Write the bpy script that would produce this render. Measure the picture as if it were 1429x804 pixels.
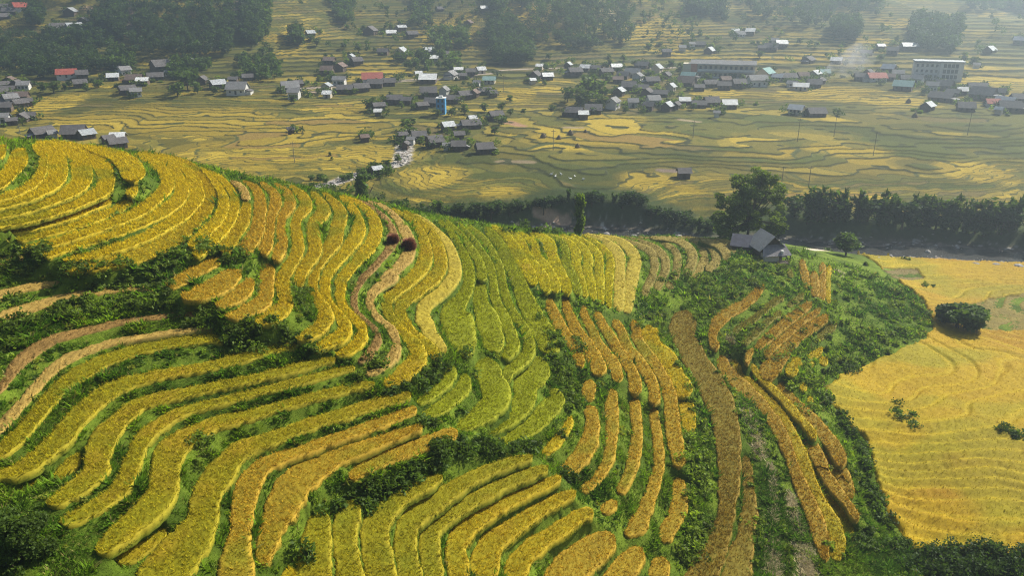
# A valley of rice terraces: near hillside, river, village and far slopes.
import bpy, math, random
import numpy as np
from math import radians, sin, cos, tan, pi
for _o in list(bpy.data.objects): bpy.data.objects.remove(_o)
random.seed(7)
RNG = np.random.default_rng(7)
SC = bpy.context.scene
COL = SC.collection

# ---------------------------------------------------------------- camera, sky, sun, exposure
CAM_H = 68.0
PITCH = radians(21.0)
F_PX = 1100.0                       # focal length in pixels of the 1429 px wide photograph
cam_d = bpy.data.cameras.new('camera'); cam = bpy.data.objects.new('camera', cam_d); COL.objects.link(cam)
cam.location = (0, 0, CAM_H); cam.rotation_euler = (pi/2 - PITCH, 0, 0)
cam_d.sensor_width = 36.0; cam_d.lens = 36.0*F_PX/1429.0
cam_d.clip_start = 0.5; cam_d.clip_end = 6000
SC.camera = cam
SUN_AZ, SUN_EL = 52.0, 41.0         # azimuth from +Y towards +X, elevation
world = bpy.data.worlds.new('World'); SC.world = world; world.use_nodes = True
_wn = world.node_tree.nodes; _wl = world.node_tree.links
_bg = _wn['Background']
_sky = _wn.new('ShaderNodeTexSky'); _sky.sky_type = 'NISHITA'; _sky.sun_disc = False
_sky.sun_elevation = radians(SUN_EL); _sky.sun_rotation = radians(SUN_AZ)
_sky.air_density = 1.2; _sky.dust_density = 2.0
_wl.new(_sky.outputs[0], _bg.inputs[0]); _bg.inputs[1].default_value = 0.06
sun_d = bpy.data.lights.new('sun', 'SUN'); sun = bpy.data.objects.new('sun', sun_d); COL.objects.link(sun)
sun_d.energy = 5.0; sun_d.angle = radians(0.6); sun_d.color = (1.0, 0.93, 0.80)
sun.rotation_euler = (pi/2 - radians(SUN_EL), 0, -radians(SUN_AZ) + pi)
sun.location = (300, 300, 300)
SC.view_settings.view_transform = 'Standard'; SC.view_settings.look = 'None'
SC.view_settings.exposure = 1.0; SC.view_settings.gamma = 1.0; SC.view_settings.use_curve_mapping = False
SC.cycles.max_bounces = 6; SC.cycles.diffuse_bounces = 2; SC.cycles.glossy_bounces = 2
SC.cycles.transmission_bounces = 3; SC.cycles.volume_bounces = 0; SC.cycles.transparent_max_bounces = 6
SC.cycles.use_denoising = True; SC.cycles.denoising_prefilter = 'NONE'; SC.cycles.filter_width = 1.15
SC.cycles.volume_step_rate = 4.0

# ---------------------------------------------------------------- measuring helpers (photo pixel -> ray from the viewpoint)
CP, SP = cos(PITCH), sin(PITCH)
def ray(u, v):
    a = (np.asarray(u, float) - 714.5)/F_PX; b = (402.0 - np.asarray(v, float))/F_PX
    return a, CP + b*SP, -SP + b*CP
def on_plane(u, v, z):
    dx, dy, dz = ray(u, v)
    t = (np.asarray(z, float) - CAM_H)/np.minimum(dz, -0.004)
    return dx*t, dy*t
def at_depth(u, v, Y):
    dx, dy, dz = ray(u, v)
    t = np.asarray(Y, float)/dy
    return dx*t, dy*t, CAM_H + dz*t
def project(X, Y, Z):
    d = np.asarray(Z) - CAM_H
    f = CP*Y - SP*d; up = SP*Y + CP*d
    return 714.5 + F_PX*X/f, 402.0 - F_PX*up/f

def hash2(ix, iy, s=0):
    n = (ix.astype(np.int64)*374761393 + iy.astype(np.int64)*668265263 + s*982451653) & 0x7fffffff
    n = ((n ^ (n >> 13))*1274126177) & 0x7fffffff
    return ((n ^ (n >> 16)) & 0xffffff)/float(0xffffff)
def vnoise(x, y, s=0):
    x = np.asarray(x, float); y = np.asarray(y, float)
    ix = np.floor(x); iy = np.floor(y); fx = x-ix; fy = y-iy
    fx = fx*fx*(3-2*fx); fy = fy*fy*(3-2*fy)
    a = hash2(ix, iy, s); b = hash2(ix+1, iy, s); c = hash2(ix, iy+1, s); d = hash2(ix+1, iy+1, s)
    return (a*(1-fx)+b*fx)*(1-fy) + (c*(1-fx)+d*fx)*fy
def fbm(x, y, s=0, o=4):
    r = 0; a = 0.5
    for i in range(o):
        r = r + a*vnoise(x*2**i + 17.3*i, y*2**i - 9.1*i, s+i); a *= 0.5
    return r/(1-0.5**o)                                   # about 0..1
def sstep(a, b, x):
    t = np.clip((x-a)/(b-a), 0, 1); return t*t*(3-2*t)

# ---------------------------------------------------------------- base relief: measured points, smooth interpolation
CTRL = []   # x, y, z
def cz(u, v, z):
    x, y = on_plane(u, v, z); CTRL.append((float(x), float(y), z))
def cy(u, v, Y):
    x, y, z = at_depth(u, v, Y); CTRL.append((float(x), float(y), float(z)))
for p in [(-60,200,44.5),(0,200,44),(110,209,42.6),(220,228,39.8),(330,250,36.8),(440,264,33.7),(540,287,29.6),(640,305,25.6),(720,322,22.3),
          (800,330,18.4),(900,331,15.2),(1000,338,12.4),(0,270,41.5),(0,330,38.2),(150,280,39.5),(150,330,37.0),(300,300,38.0),(300,350,36.2),
          (0,450,33.0),(0,390,35.2),(0,520,31.6),(0,600,30.2),(0,700,29.5),(0,800,28.4),(100,500,32.4),(100,620,30.2),(100,740,28.6),(100,800,28),
          (200,400,35.3),(240,440,34.0),(300,400,36.0),(300,500,32.4),(300,600,30),(250,700,28.2),(250,800,26.6),(400,400,33.6),(400,340,35.0),(400,480,32.3),
          (400,560,30.2),(400,650,28.2),(350,720,27.4),(350,800,25.6),(440,720,26.4),(480,800,23.9),(500,330,31.7),(500,400,30.9),(500,500,30.2),(500,570,28.6),
          (500,650,26.9),(560,400,29.6),(600,330,27.9),(600,420,27.9),(600,500,27.5),(600,580,26.4),(600,640,25.3),(600,720,23.7),(600,800,21.6),
          (680,370,25.0),(680,450,24.6),(680,540,24.2),(680,600,23.8),(720,640,22.5),(700,720,21.3),(720,800,18.8),
          (760,380,22.3),(760,450,21.8),(760,560,21.6),(780,700,18.6),(800,800,16.4),(800,500,19.6),(820,400,19.4),(830,470,18.6),(840,600,17.9),
          (860,700,16.2),(880,430,16.0),(900,380,15.0),(900,500,15.7),(900,600,15.0),(900,700,14.2),(900,800,12.2),(940,450,14.0),(960,400,13.3),
          (980,500,13.0),(980,600,12.5),(980,700,11.5),(980,800,10.2),(1030,370,12.3),(1060,362,11.8),(1020,430,12.8),(1020,540,11.6),(1050,700,9.8),
          (1050,800,8.6),(1070,420,12),(1100,380,11.2),(1120,440,10.6),(1100,500,10.8),(1080,560,11.0),(1130,600,9.6),(1130,700,7.4),(1150,800,5.6),
          (1160,420,9.2),(1150,500,8.2),(1170,560,6.0),(1160,360,8.0),(1200,380,7.0),(1220,430,6.4),(1260,400,5.4),(1210,500,4.8),(1180,600,4.0),
          (1205,650,2.6),(1225,720,2.2),(1245,780,2.0),(1290,445,3.6),
          (1200,353,2.4),(1300,365,1.8),(1429,380,1.6),(1560,400,1.5),(1300,410,2.6),(1429,430,2.6),(1600,470,2.8),(1180,530,4.4),(1250,520,4.6),(1300,470,4.0),
          (1429,500,4.6),(1600,560,4.8),(1250,620,4.2),(1350,600,5.0),(1429,620,5.2),(1250,700,4.0),(1350,700,4.8),(1429,730,5.2),(1350,800,4.6),(1429,810,4.8),
          (1600,800,5.5),(1600,700,5.4),
          (1060,333,3.5),(1150,343,0.8),(1250,349,0.2),(1429,363,0.2),(950,327,2.5),(1300,340,0.0),(1429,350,0.0),(1100,338,0.2),(1000,326,0.2),(900,322,0.0),(800,318,0.0)]:
    cz(*p)
# behind the near crest, down to the stream
for x, y, z in [(-150,150,42),(-130,190,26),(-110,190,24),(-90,178,26),(-70,178,22),(-50,176,20),(-30,180,14),(-160,230,12),(-120,230,10),(-80,225,7),(-40,215,4),(-10,205,2.5),
                (10,200,1.5),(-200,190,26),(-190,120,46),(-130,110,47),(-120,60,37),(-120,30,33),(-60,20,30),(-80,0,28),(0,20,20),(30,20,13),(60,20,9),(90,20,6),(150,40,6),
                (200,100,5),(190,60,6),(-160,20,36),(0,-60,24),(-120,-80,34),(120,-60,6)]:
    CTRL.append((x, y, z))
# valley floor and far slopes
for u, v, Y in [(0,192,325),(-80,185,330),(150,208,300),(300,240,275),(440,258,262),(560,225,288),(560,180,350),(620,262,246),(700,280,238),(800,292,229),(900,296,226),(1100,300,224),
                (1250,316,217),(1429,330,208),(1560,335,206),(1429,300,226),(1250,290,231),(1100,270,243),(900,260,248),(750,255,252),(700,220,285),(850,220,286),(1000,220,284),(1150,230,276),
                (1300,230,276),(1429,250,262),(1560,250,262),(1300,190,318),(1429,190,318),(1150,190,320),(1000,180,335),(850,180,336),(700,180,340),(400,200,318),(250,190,335),(100,160,380),
                (300,150,390),(450,150,392),(600,150,395),(750,150,392),(900,150,392),(1050,150,392),(1200,150,390),(1350,150,390),(1500,160,375),(0,150,395),(-100,150,400),
                (0,110,455),(150,110,455),(300,110,455),(450,110,460),(600,110,465),(750,105,470),(900,105,470),(1050,105,475),(1200,105,475),(1350,105,470),(1500,110,460),(-100,100,470),
                (300,85,500),(250,80,500),(180,80,500),(220,40,545),(250,0,600),(160,20,570),(350,30,560),(60,70,520),(60,40,565),(60,10,620),(-60,40,580),
                (420,70,530),(420,30,600),(480,0,680),(560,60,560),(560,25,640),(620,70,550),(600,0,700),(700,70,545),(720,30,620),(700,0,690),(790,68,545),(800,35,585),(800,0,640),
                (880,70,560),(880,30,620),(900,0,680),(980,70,570),(970,30,660),(1000,0,740),(1100,70,570),(1100,40,640),(1150,0,740),(1250,65,575),(1250,30,660),(1300,0,760),(1400,60,580),
                (1400,30,670),(1400,0,760),(1550,30,660)]:
    cy(u, v, Y)
for x, y, z in [(-500,800,130),(-250,850,140),(0,900,120),(250,950,110),(500,950,120),(-600,600,75),(700,700,60),(600,500,26),(-500,400,28),(-450,200,40),(400,250,2),(350,200,1),(300,150,5),
                (-900,900,170),(-900,400,80),(-500,0,60),(900,300,20),(900,900,120),(450,0,10),(0,1300,200),(-800,1300,240),(800,1300,220),(-300,-200,40),(300,-200,10),(0,-300,26),
                (-350,260,26),(-330,330,10)]:
    CTRL.append((x, y, z))
CTRL = np.array(CTRL)
def _tps_fit(P, lam=2.0):
    n = len(P); X = P[:, :2]/100.0
    r2 = ((X[:, None]-X[None])**2).sum(-1)
    K = 0.5*r2*np.log(r2+1e-12) + lam*1e-3*np.eye(n)
    A = np.zeros((n+3, n+3)); A[:n, :n] = K; A[:n, n] = 1; A[:n, n+1:] = X; A[n:, :n] = A[:n, n:].T
    return X, np.linalg.solve(A, np.concatenate([P[:, 2], np.zeros(3)]))
_TX, _TW = _tps_fit(CTRL)
def _tps(x, y):
    x = np.asarray(x, float).ravel()/100; y = np.asarray(y, float).ravel()/100
    out = np.empty(len(x))
    for i in range(0, len(x), 20000):
        xx = x[i:i+20000]; yy = y[i:i+20000]
        r2 = (xx[:, None]-_TX[None, :, 0])**2 + (yy[:, None]-_TX[None, :, 1])**2
        out[i:i+20000] = 0.5*(r2*np.log(r2+1e-12))@_TW[:-3] + _TW[-3] + _TW[-2]*xx + _TW[-1]*yy
    return out
class Grid:
    def __init__(s, x0, x1, y0, y1, d):
        s.x0, s.y0, s.d = x0, y0, d
        s.nx = int(round((x1-x0)/d))+1; s.ny = int(round((y1-y0)/d))+1
        s.x1 = x0+(s.nx-1)*d; s.y1 = y0+(s.ny-1)*d
        s.gx, s.gy = np.meshgrid(x0+d*np.arange(s.nx), y0+d*np.arange(s.ny))
        s.z = np.zeros((s.ny, s.nx))
    def inside(s, x, y, m=0): return (x > s.x0+m) & (x < s.x1-m) & (y > s.y0+m) & (y < s.y1-m)
    def get(s, x, y, arr=None):
        A = s.z if arr is None else arr
        fx = np.clip((np.asarray(x)-s.x0)/s.d, 0, s.nx-1.001); fy = np.clip((np.asarray(y)-s.y0)/s.d, 0, s.ny-1.001)
        ix = fx.astype(int); iy = fy.astype(int); fx = fx-ix; fy = fy-iy
        return (A[iy, ix]*(1-fx)+A[iy, ix+1]*fx)*(1-fy) + (A[iy+1, ix]*(1-fx)+A[iy+1, ix+1]*fx)*fy
GB = Grid(-1000, 1000, -300, 1300, 5.0)
GB.z = _tps(GB.gx, GB.gy).reshape(GB.gx.shape)
GB.z += sstep(20, 44, GB.z)*(GB.gy > 380)*(fbm(GB.gx/95+3, GB.gy/150, 201, 3)-0.5)*34   # spurs and side valleys of the far slopes
def smooth_up(g, x, y):     # bicubic-ish: average of four offset bilinear samples
    h = g.d*0.35
    return 0.25*(g.get(x-h, y-h)+g.get(x+h, y-h)+g.get(x-h, y+h)+g.get(x+h, y+h))
def zbase(x, y): return smooth_up(GB, np.asarray(x, float), np.asarray(y, float))
def hit(u, v, fn=None, t0=30, t1=1200, n=2400):
    """first meeting of the pixel's ray with the relief; arrays of x, y, z"""
    fn = fn or zbase
    u = np.atleast_1d(np.asarray(u, float)); v = np.atleast_1d(np.asarray(v, float))
    dx, dy, dz = ray(u, v)
    ts = t0*(t1/t0)**(np.arange(n)/(n-1.0))
    X = dx[:, None]*ts; Y = dy[:, None]*ts; Z = CAM_H + dz[:, None]*ts
    below = Z < fn(X, Y)
    k = np.argmax(below, 1); k[~below.any(1)] = n-1
    i = np.arange(len(u)); k0 = np.maximum(k-1, 0)
    d1 = Z[i, k] - fn(X[i, k], Y[i, k]); d0 = Z[i, k0] - fn(X[i, k0], Y[i, k0])
    f = np.where(k > 0, d0/np.where(np.abs(d0-d1) < 1e-9, 1, d0-d1), 0); f = np.clip(f, 0, 1)
    t = ts[k0]*(1-f)+ts[k]*f
    x = dx*t; y = dy*t
    return x, y, CAM_H + dz*t
# ---------------------------------------------------------------- rice strips measured off the photograph
# (kind, zone, [(window, [(x, y, width), ...]), ...]); window = origin of a 4.757x enlargement
WIN = dict(A=(0,190),B=(300,230),C=(0,340),D=(300,380),E=(0,490),F=(0,635),G=(300,500),H=(300,635),I=(560,290),J=(560,440),K=(560,600),
           L=(780,310),M=(780,460),N=(780,635),O=(960,360),P=(960,510),Q=(960,635),R=(1129,330),S=(1129,480),T=(1129,635))
STRIPS = [
('y','ridge',[('A',[(-120,130,50),(-40,125,50),(0,110,60),(30,65,40)])]),
('y','ridge',[('A',[(-100,345,50),(-30,320,60),(20,285,80),(85,215,105),(130,140,115),(160,90,60)])]),
('y','ridge',[('A',[(225,60,40),(285,140,45),(275,240,55),(215,315,50),(110,370,45),(0,405,38),(-80,430,38)])]),
('y','ridge',[('A',[(240,45,40),(350,90,105),(385,180,135),(375,270,120),(310,335,80),(190,395,60),(70,435,50),(-80,475,45)])]),
('y','ridge',[('A',[(330,40,50),(450,85,100),(520,150,130),(545,240,140),(530,310,120),(440,375,75),(280,440,60),(120,490,50),(-80,535,45)])]),
('y','ridge',[('A',[(440,55,40),(600,115,100),(670,190,120),(710,270,120),(690,340,100),(590,405,65),(420,475,55),(220,535,50),(60,570,45),(-80,595,40)])]),
('y','ridge',[('A',[(560,70,30),(740,120,80),(840,180,140),(890,245,170),(900,295,120)])]),
('y','ridge',[('A',[(915,345,40),(840,385,50)])]),
('y','ridge',[('A',[(745,410,45),(640,450,55),(500,510,55),(350,560,50),(180,605,45),(60,630,40),(-60,650,30)])]),
('y','ridge',[('A',[(885,430,45),(800,470,50),(680,520,52),(520,580,50),(360,625,42),(220,660,38),(110,685,22)])]),
('y','ridge',[('A',[(860,125,25),(960,155,50),(1050,205,70),(1105,270,85),(1110,330,80),(1040,405,75),(930,490,62),(800,550,58),(640,610,52),(480,665,48),(320,710,42),(150,748,26)])]),
('y','ridge',[('A',[(900,118,20),(1060,160,42),(1150,210,60),(1195,290,75),(1210,360,85),(1180,420,90),(1090,490,75),(950,560,65),(780,630,55),(600,690,50),(430,745,45),(290,795,25)])]),
('y','ridge',[('A',[(930,110,16),(1130,160,36),(1230,215,55),(1290,300,85),(1310,390,95),(1270,460,85),(1180,540,75),(1050,620,65),(900,690,58),(730,750,52),(600,790,42),(430,828,20)])]),
('g','ridge',[('A',[(950,103,12),(1150,148,30),(1290,212,50),(1370,300,68),(1400,390,72),(1370,480,80),(1290,560,90),(1190,640,120),(1070,720,130),(900,790,100),(700,845,75),(520,870,55),(415,885,30)])]),
('y','ridge',[('B',[(-90,20,14),(-20,90,36),(40,170,52),(60,250,65),(40,330,70),(-30,410,65),(-110,480,60),(-170,540,40)])]),
('y','ridge',[('B',[(-40,45,14),(40,90,36),(110,170,48),(132,250,58),(115,330,70),(60,420,72),(-20,500,65),(-90,560,65),(-140,600,45)])]),
('s','ridge',[('B',[(110,105,24),(178,150,50),(205,210,60),(208,232,40)])]),
('g','ridge',[('B',[(210,245,50),(207,300,70),(190,370,76),(140,440,86),(80,520,105),(50,580,105)])]),
('o','ridge',[('B',[(190,112,24),(270,160,55),(300,240,78),(295,340,84),(275,440,95),(225,520,95),(180,580,95)])]),
('o','ridge',[('B',[(300,118,30),(385,180,58),(405,240,72),(372,340,62),(358,440,68),(345,520,78),(310,590,66)])]),
('o','ridge',[('B',[(400,130,30),(480,190,56),(500,260,72),(448,340,56),(436,420,56),(446,510,72),(420,590,70),(390,630,46)])]),
('g','ridge',[('B',[(500,142,32),(580,205,62),(605,270,82),(552,340,66),(534,410,68),(550,500,78),(545,580,80),(500,660,80),(450,740,92)]),('D',[(450,40,95),(455,120,92),(475,200,95),(420,260,110),(330,310,80),(255,328,40)])]),
('g','ridge',[('B',[(640,180,34),(700,248,66),(720,310,92),(655,390,80),(655,480,86),(666,560,86),(620,640,78),(570,720,74),(555,790,60)]),('D',[(560,50,70),(555,100,48)])]),
('g','ridge',[('B',[(720,188,28),(800,258,62),(835,330,88),(812,410,100),(795,490,98),(735,580,82),(675,670,70),(650,750,65)]),('D',[(650,40,62),(650,110,60),(690,190,78),(730,250,95),(735,310,96),(680,370,86),(600,420,66),(545,440,32)])]),
('y','ridge',[('B',[(830,210,28),(905,278,52),(950,360,72),(950,450,88),(895,530,88),(828,610,76),(757,700,68),(720,790,68)]),('D',[(735,70,70),(730,150,72),(770,220,65),(830,290,70),(865,350,88),(850,410,92),(770,450,78),(690,490,56),(645,500,28)])]),
('y','ridge',[('B',[(850,205,18),(970,266,44),(1050,350,72),(1067,440,92),(1025,540,86),(945,630,70),(878,710,62),(820,790,70)]),('D',[(840,80,66),(830,160,62),(860,240,60),(930,310,65),(980,380,70),(960,450,75),(890,510,62),(800,545,28)])]),
('b','ridge',[('B',[(880,216,12),(1000,256,26),(1100,325,36),(1170,415,50),(1180,510,74),(1120,600,46),(1040,690,46),(960,770,46)]),('D',[(1000,20,45),(940,100,45),(920,180,45),(940,260,40),(1010,330,40),(1070,390,48),(1075,460,58),(1020,540,56),(950,595,30)])]),
('s','ridge',[('B',[(1010,238,16),(1110,276,36),(1200,346,48),(1260,440,76),(1290,520,86),(1270,610,86),(1200,690,70),(1110,770,66)]),('D',[(1190,20,70),(1090,90,62),(1030,160,58),(1040,240,52),(1100,320,52),(1170,380,62),(1200,450,68),(1190,540,70),(1110,620,60),(1000,680,34)])]),
('g','middle',[('I',[(-60,8,22),(60,76,38),(130,160,56),(160,260,80),(155,350,88),(105,430,82),(15,510,68),(-60,570,64)]),('D',[(1140,190,62),(1150,260,66),(1190,330,62),(1260,410,72),(1340,500,105),(1340,580,116),(1260,660,106),(1170,720,64),(1110,740,30)])]),
('g','middle',[('I',[(20,22,22),(120,84,40),(200,165,56),(248,270,74),(262,370,82),(225,450,86),(135,530,72),(40,600,68)]),('D',[(1230,220,76),(1240,300,72),(1300,390,66),(1380,460,70)]),('J',[(200,222,74),(235,280,64),(240,305,34)])]),
('p','middle',[('I',[(80,38,22),(180,102,36),(260,176,46),(322,260,62),(350,360,78),(348,450,90),(285,530,90),(190,610,90),(145,670,95),(145,750,100)]),('J',[(165,50,100),(190,120,95),(240,180,78),(295,240,54)])]),
('l','middle',[('I',[(250,84,36),(340,180,46),(392,260,50),(432,350,68),(450,440,76),(440,530,78),(395,610,90),(350,680,175),(365,760,215)]),('J',[(370,40,225),(390,120,225),(410,190,195),(415,240,120),(412,275,44)])]),
('l','middle',[('I',[(300,86,34),(400,180,40),(462,270,54),(515,350,64),(535,440,66),(533,480,60)])]),
('l','middle',[('I',[(530,500,80),(525,560,86),(525,630,105),(560,700,150)]),('J',[(570,30,170),(600,110,162),(608,180,155),(600,240,130)])]),
('l','middle',[('I',[(380,106,34),(470,200,44),(538,300,54),(588,380,58),(606,470,58),(618,560,62),(640,640,66),(690,740,80)]),('J',[(700,60,80),(735,140,86),(738,210,84),(700,260,64),(672,277,28)])]),
('l','middle',[('I',[(440,118,34),(540,200,54),(608,300,58),(652,390,54),(668,470,54),(688,560,58),(715,640,58),(770,740,68)]),('J',[(785,40,64),(830,110,70),(850,190,78),(835,260,82),(770,320,82),(705,380,76),(690,440,50)])]),
('l','middle',[('I',[(560,135,50),(640,220,74),(700,320,84),(750,420,104),(790,520,114),(830,620,124),(880,720,145)]),('J',[(890,30,145),(940,110,154),(980,190,154),(975,255,140)])]),
('l','middle',[('J',[(960,302,150),(880,380,200),(822,460,162),(820,550,145),(755,640,125),(640,730,80),(560,785,34)])]),
('y','middle',[('I',[(600,122,24),(680,165,44),(740,240,66),(790,330,76),(850,430,76),(890,510,50)])]),
('y','middle',[('I',[(690,150,30),(785,215,56),(828,310,66),(896,400,76),(950,480,74),(965,560,66)])]),
('y','middle',[('I',[(780,164,26),(878,236,48),(898,320,56),(958,390,70),(1010,480,76),(1030,555,66)])]),
('y','middle',[('I',[(860,172,34),(970,228,76),(1000,320,86),(1030,400,86),(1080,490,76),(1110,570,56)])]),
('l','middle',[('I',[(930,178,26),(1050,216,48),(1088,290,56),(1098,380,66),(1150,480,66),(1180,580,56)])]),
('y','middle',[('I',[(1000,182,26),(1120,236,48),(1162,310,70),(1158,390,66),(1195,490,62),(1225,590,46)])]),
('y','middle',[('I',[(1060,182,24),(1180,236,40),(1240,320,58),(1235,400,62),(1260,500,58),(1275,610,46)])]),
('y','middle',[('I',[(1130,182,24),(1240,236,40),(1310,320,56),(1310,400,62),(1320,500,58),(1325,640,42)])]),
('y','middle',[('I',[(1200,182,24),(1320,256,46),(1385,340,56),(1382,440,56),(1375,550,46),(1380,660,36)])]),
('p','middle',[('L',[(170,80,24),(300,126,60),(390,210,84),(400,300,76),(400,400,76),(400,500,76),(390,590,56)])]),
('p','middle',[('L',[(260,86,24),(420,136,56),(500,230,84),(490,330,84),(472,430,86),(460,530,76),(440,600,56)])]),
('c','spur',[('L',[(330,88,16),(480,136,34),(600,190,60),(636,270,54),(618,360,56),(580,440,50),(560,500,30)])]),
('c','spur',[('L',[(430,93,16),(600,146,34),(690,220,54),(708,300,54),(672,390,56),(645,450,46)])]),
('c','spur',[('L',[(520,95,16),(680,136,34),(776,200,52),(785,290,54),(762,370,56),(722,440,54)])]),
('c','spur',[('L',[(600,100,16),(780,118,40),(876,190,70),(880,270,64),(838,350,46)])]),
('c','spur',[('L',[(700,97,16),(880,118,40),(956,190,60),(960,260,64),(905,330,74),(855,400,36)])]),
('c','spur',[('L',[(830,97,16),(960,128,40),(1036,200,60),(1040,265,60),(975,320,54)])]),
('c','spur',[('L',[(930,108,20),(1050,146,50),(1108,205,56),(1112,255,46)])]),
('c','spur',[('L',[(1030,115,26),(1130,150,60),(1172,205,70)])]),
('o','lower',[('I',[(970,640,46)]),('J',[(975,-90,60),(1010,-20,70),(1060,80,80),(1120,170,76),(1170,250,72),(1195,340,46)])]),
('o','lower',[('I',[(1075,635,50)]),('J',[(1085,-90,55),(1110,-20,62),(1150,70,72),(1210,160,78),(1260,240,95),(1305,330,105),(1320,395,84)])]),
('o','lower',[('J',[(1262,430,70),(1240,510,88),(1245,570,80)])]),
('o','lower',[('J',[(1245,600,80),(1270,680,88)]),('K',[(1265,0,100),(1250,70,108),(1205,155,118),(1130,235,100),(1062,278,50)])]),
('o','lower',[('L',[(150,555,46),(180,640,52),(230,730,58)]),('M',[(250,80,72),(330,180,80),(380,270,80),(395,345,62)])]),
('o','lower',[('M',[(357,395,70),(350,480,78),(350,560,86),(355,640,82),(345,740,72)]),('N',[(335,0,68),(295,90,62),(240,170,52),(170,220,55),(140,240,28)])]),
('o','lower',[('L',[(245,600,55),(290,680,62),(350,770,66)]),('M',[(400,150,78),(460,230,78),(505,330,78),(505,425,66)])]),
('o','lower',[('M',[(503,462,66),(510,560,78),(520,650,72),(515,740,72)]),('N',[(500,0,78),(480,90,78),(440,180,72),(395,250,54)])]),
('o','lower',[('N',[(385,312,50),(330,345,78),(280,375,50)])]),
('o','lower',[('L',[(365,650,56),(420,730,56)]),('M',[(450,120,76),(530,210,76),(598,310,76),(633,400,76),(633,490,60)])]),
('o','lower',[('M',[(628,525,56),(640,620,58),(655,720,66)]),('N',[(665,0,72),(660,90,72),(630,190,78),(600,290,88),(560,390,98),(520,470,120),(440,530,50)])]),
('o','lower',[('L',[(490,655,56),(520,730,56)]),('M',[(510,40,66),(580,150,72),(650,250,76),(710,350,76),(740,450,88),(750,550,96),(760,650,96),(775,740,96)]),('N',[(795,20,90),(800,75,78)])]),
('o','lower',[('N',[(792,155,56),(800,230,96),(800,330,115),(770,420,105),(720,500,106),(690,575,90)])]),
('y','lower',[('L',[(590,690,100),(605,745,110)]),('M',[(600,20,108),(640,110,98),(720,200,116),(770,290,106),(820,380,126),(850,440,90)])]),
('y','lower',[('M',[(835,455,90),(850,530,108),(862,620,98),(850,695,76)])]),
('y','bench',[('J',[(1130,675,44),(1100,740,54)]),('K',[(1045,60,60),(980,125,58),(935,158,28)])]),
('l','bench',[('J',[(350,340,66),(310,420,76),(240,490,66),(160,550,56),(95,575,30)])]),
('l','bench',[('J',[(430,392,80),(415,470,95),(350,540,95),(270,600,85),(180,650,64),(125,665,30)])]),
('l','bench',[('J',[(575,285,140),(570,350,185),(595,430,190),(635,510,192),(600,590,172),(520,660,132),(430,720,92),(370,760,44)])]),
('l','bench',[('J',[(1000,492,70),(1040,550,95),(980,610,125),(900,700,125),(820,755,115)]),('K',[(760,40,95),(700,75,76),(615,97,26)])]),
('o','steps',[('C',[(1480,100,26),(1427,120,54),(1340,160,62),(1230,220,70),(1150,265,54),(1105,280,26)])]),
('o','steps',[('D',[(175,-5,36),(90,40,120),(0,90,120),(-100,135,100),(-190,155,52),(-225,155,26)])]),
('o','steps',[('D',[(245,42,56),(200,110,95),(120,165,76),(50,205,56),(5,215,26)])]),
('o','steps',[('D',[(352,-55,90),(345,40,84),(340,120,90),(320,190,100),(230,240,82),(140,280,56),(70,285,26)])]),
('s','west',[('C',[(-60,125,46),(20,115,56),(100,100,50),(180,100,26)])]),
('s','west',[('C',[(-60,360,46),(20,325,46),(120,300,46),(250,275,46),(400,255,26)])]),
('s','west',[('C',[(-60,530,70),(0,500,84),(100,460,84),(200,420,66),(320,385,56),(450,350,50),(600,325,42),(800,300,36),(950,290,40),(1060,265,22)])]),
('b','west',[('C',[(1380,460,26),(1200,468,28),(1000,490,32),(800,520,36),(620,560,44),(460,600,54),(330,645,64),(220,710,82),(120,790,84)]),('E',[(50,170,66),(0,240,46),(-60,300,36)])]),
('s','west',[('C',[(1420,550,18),(1200,575,26),(1000,605,32),(800,640,36),(650,680,44),(520,730,54),(430,770,60)]),('E',[(330,130,62),(250,220,62),(170,310,62),(90,400,66),(20,480,66),(-60,550,56)])]),
('m','bowl',[('C',[(1480,655,26),(1400,625,56),(1250,640,58),(1100,660,62),(950,690,66),(800,735,72)]),('E',[(700,55,86),(600,110,95),(470,180,96),(370,270,96),(280,370,92),(190,480,96),(90,590,90),(0,660,76),(-70,700,70)])]),
('m','bowl',[('D',[(585,490,32),(480,490,48),(330,520,58),(180,565,58),(40,600,58)]),('E',[(1427,90,58),(1250,120,58),(1050,155,62),(900,190,76),(760,240,105),(650,310,116),(560,390,126),(480,470,134),(410,560,126),(310,650,116),(200,740,106)]),('F',[(90,110,86),(0,130,66),(-60,150,56)])]),
('m','bowl',[('D',[(800,575,22),(700,590,42),(500,640,52),(300,690,52),(100,735,52)]),('E',[(1427,230,56),(1250,270,62),(1100,300,72),(950,340,86),(850,400,106),(770,480,126),(700,560,154),(660,640,172),(640,720,164)]),('F',[(645,80,165),(560,170,126),(460,240,105),(370,300,84),(310,322,36)])]),
('m','bowl',[('D',[(930,630,22),(800,655,42),(600,710,48),(400,760,48)]),('G',[(200,240,48),(0,290,48)]),('E',[(1300,370,54),(1180,410,62),(1060,480,78),(960,560,98),(910,650,108),(880,740,116)]),('F',[(870,50,126),(840,140,116),(780,230,106),(680,310,106),(560,380,96),(450,430,76),(400,450,36)])]),
('m','bowl',[('F',[(530,-10,42),(480,50,86),(410,110,86),(370,155,56)])]),
('m','bowl',[('F',[(310,158,22),(200,200,28),(110,245,22)])]),
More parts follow.
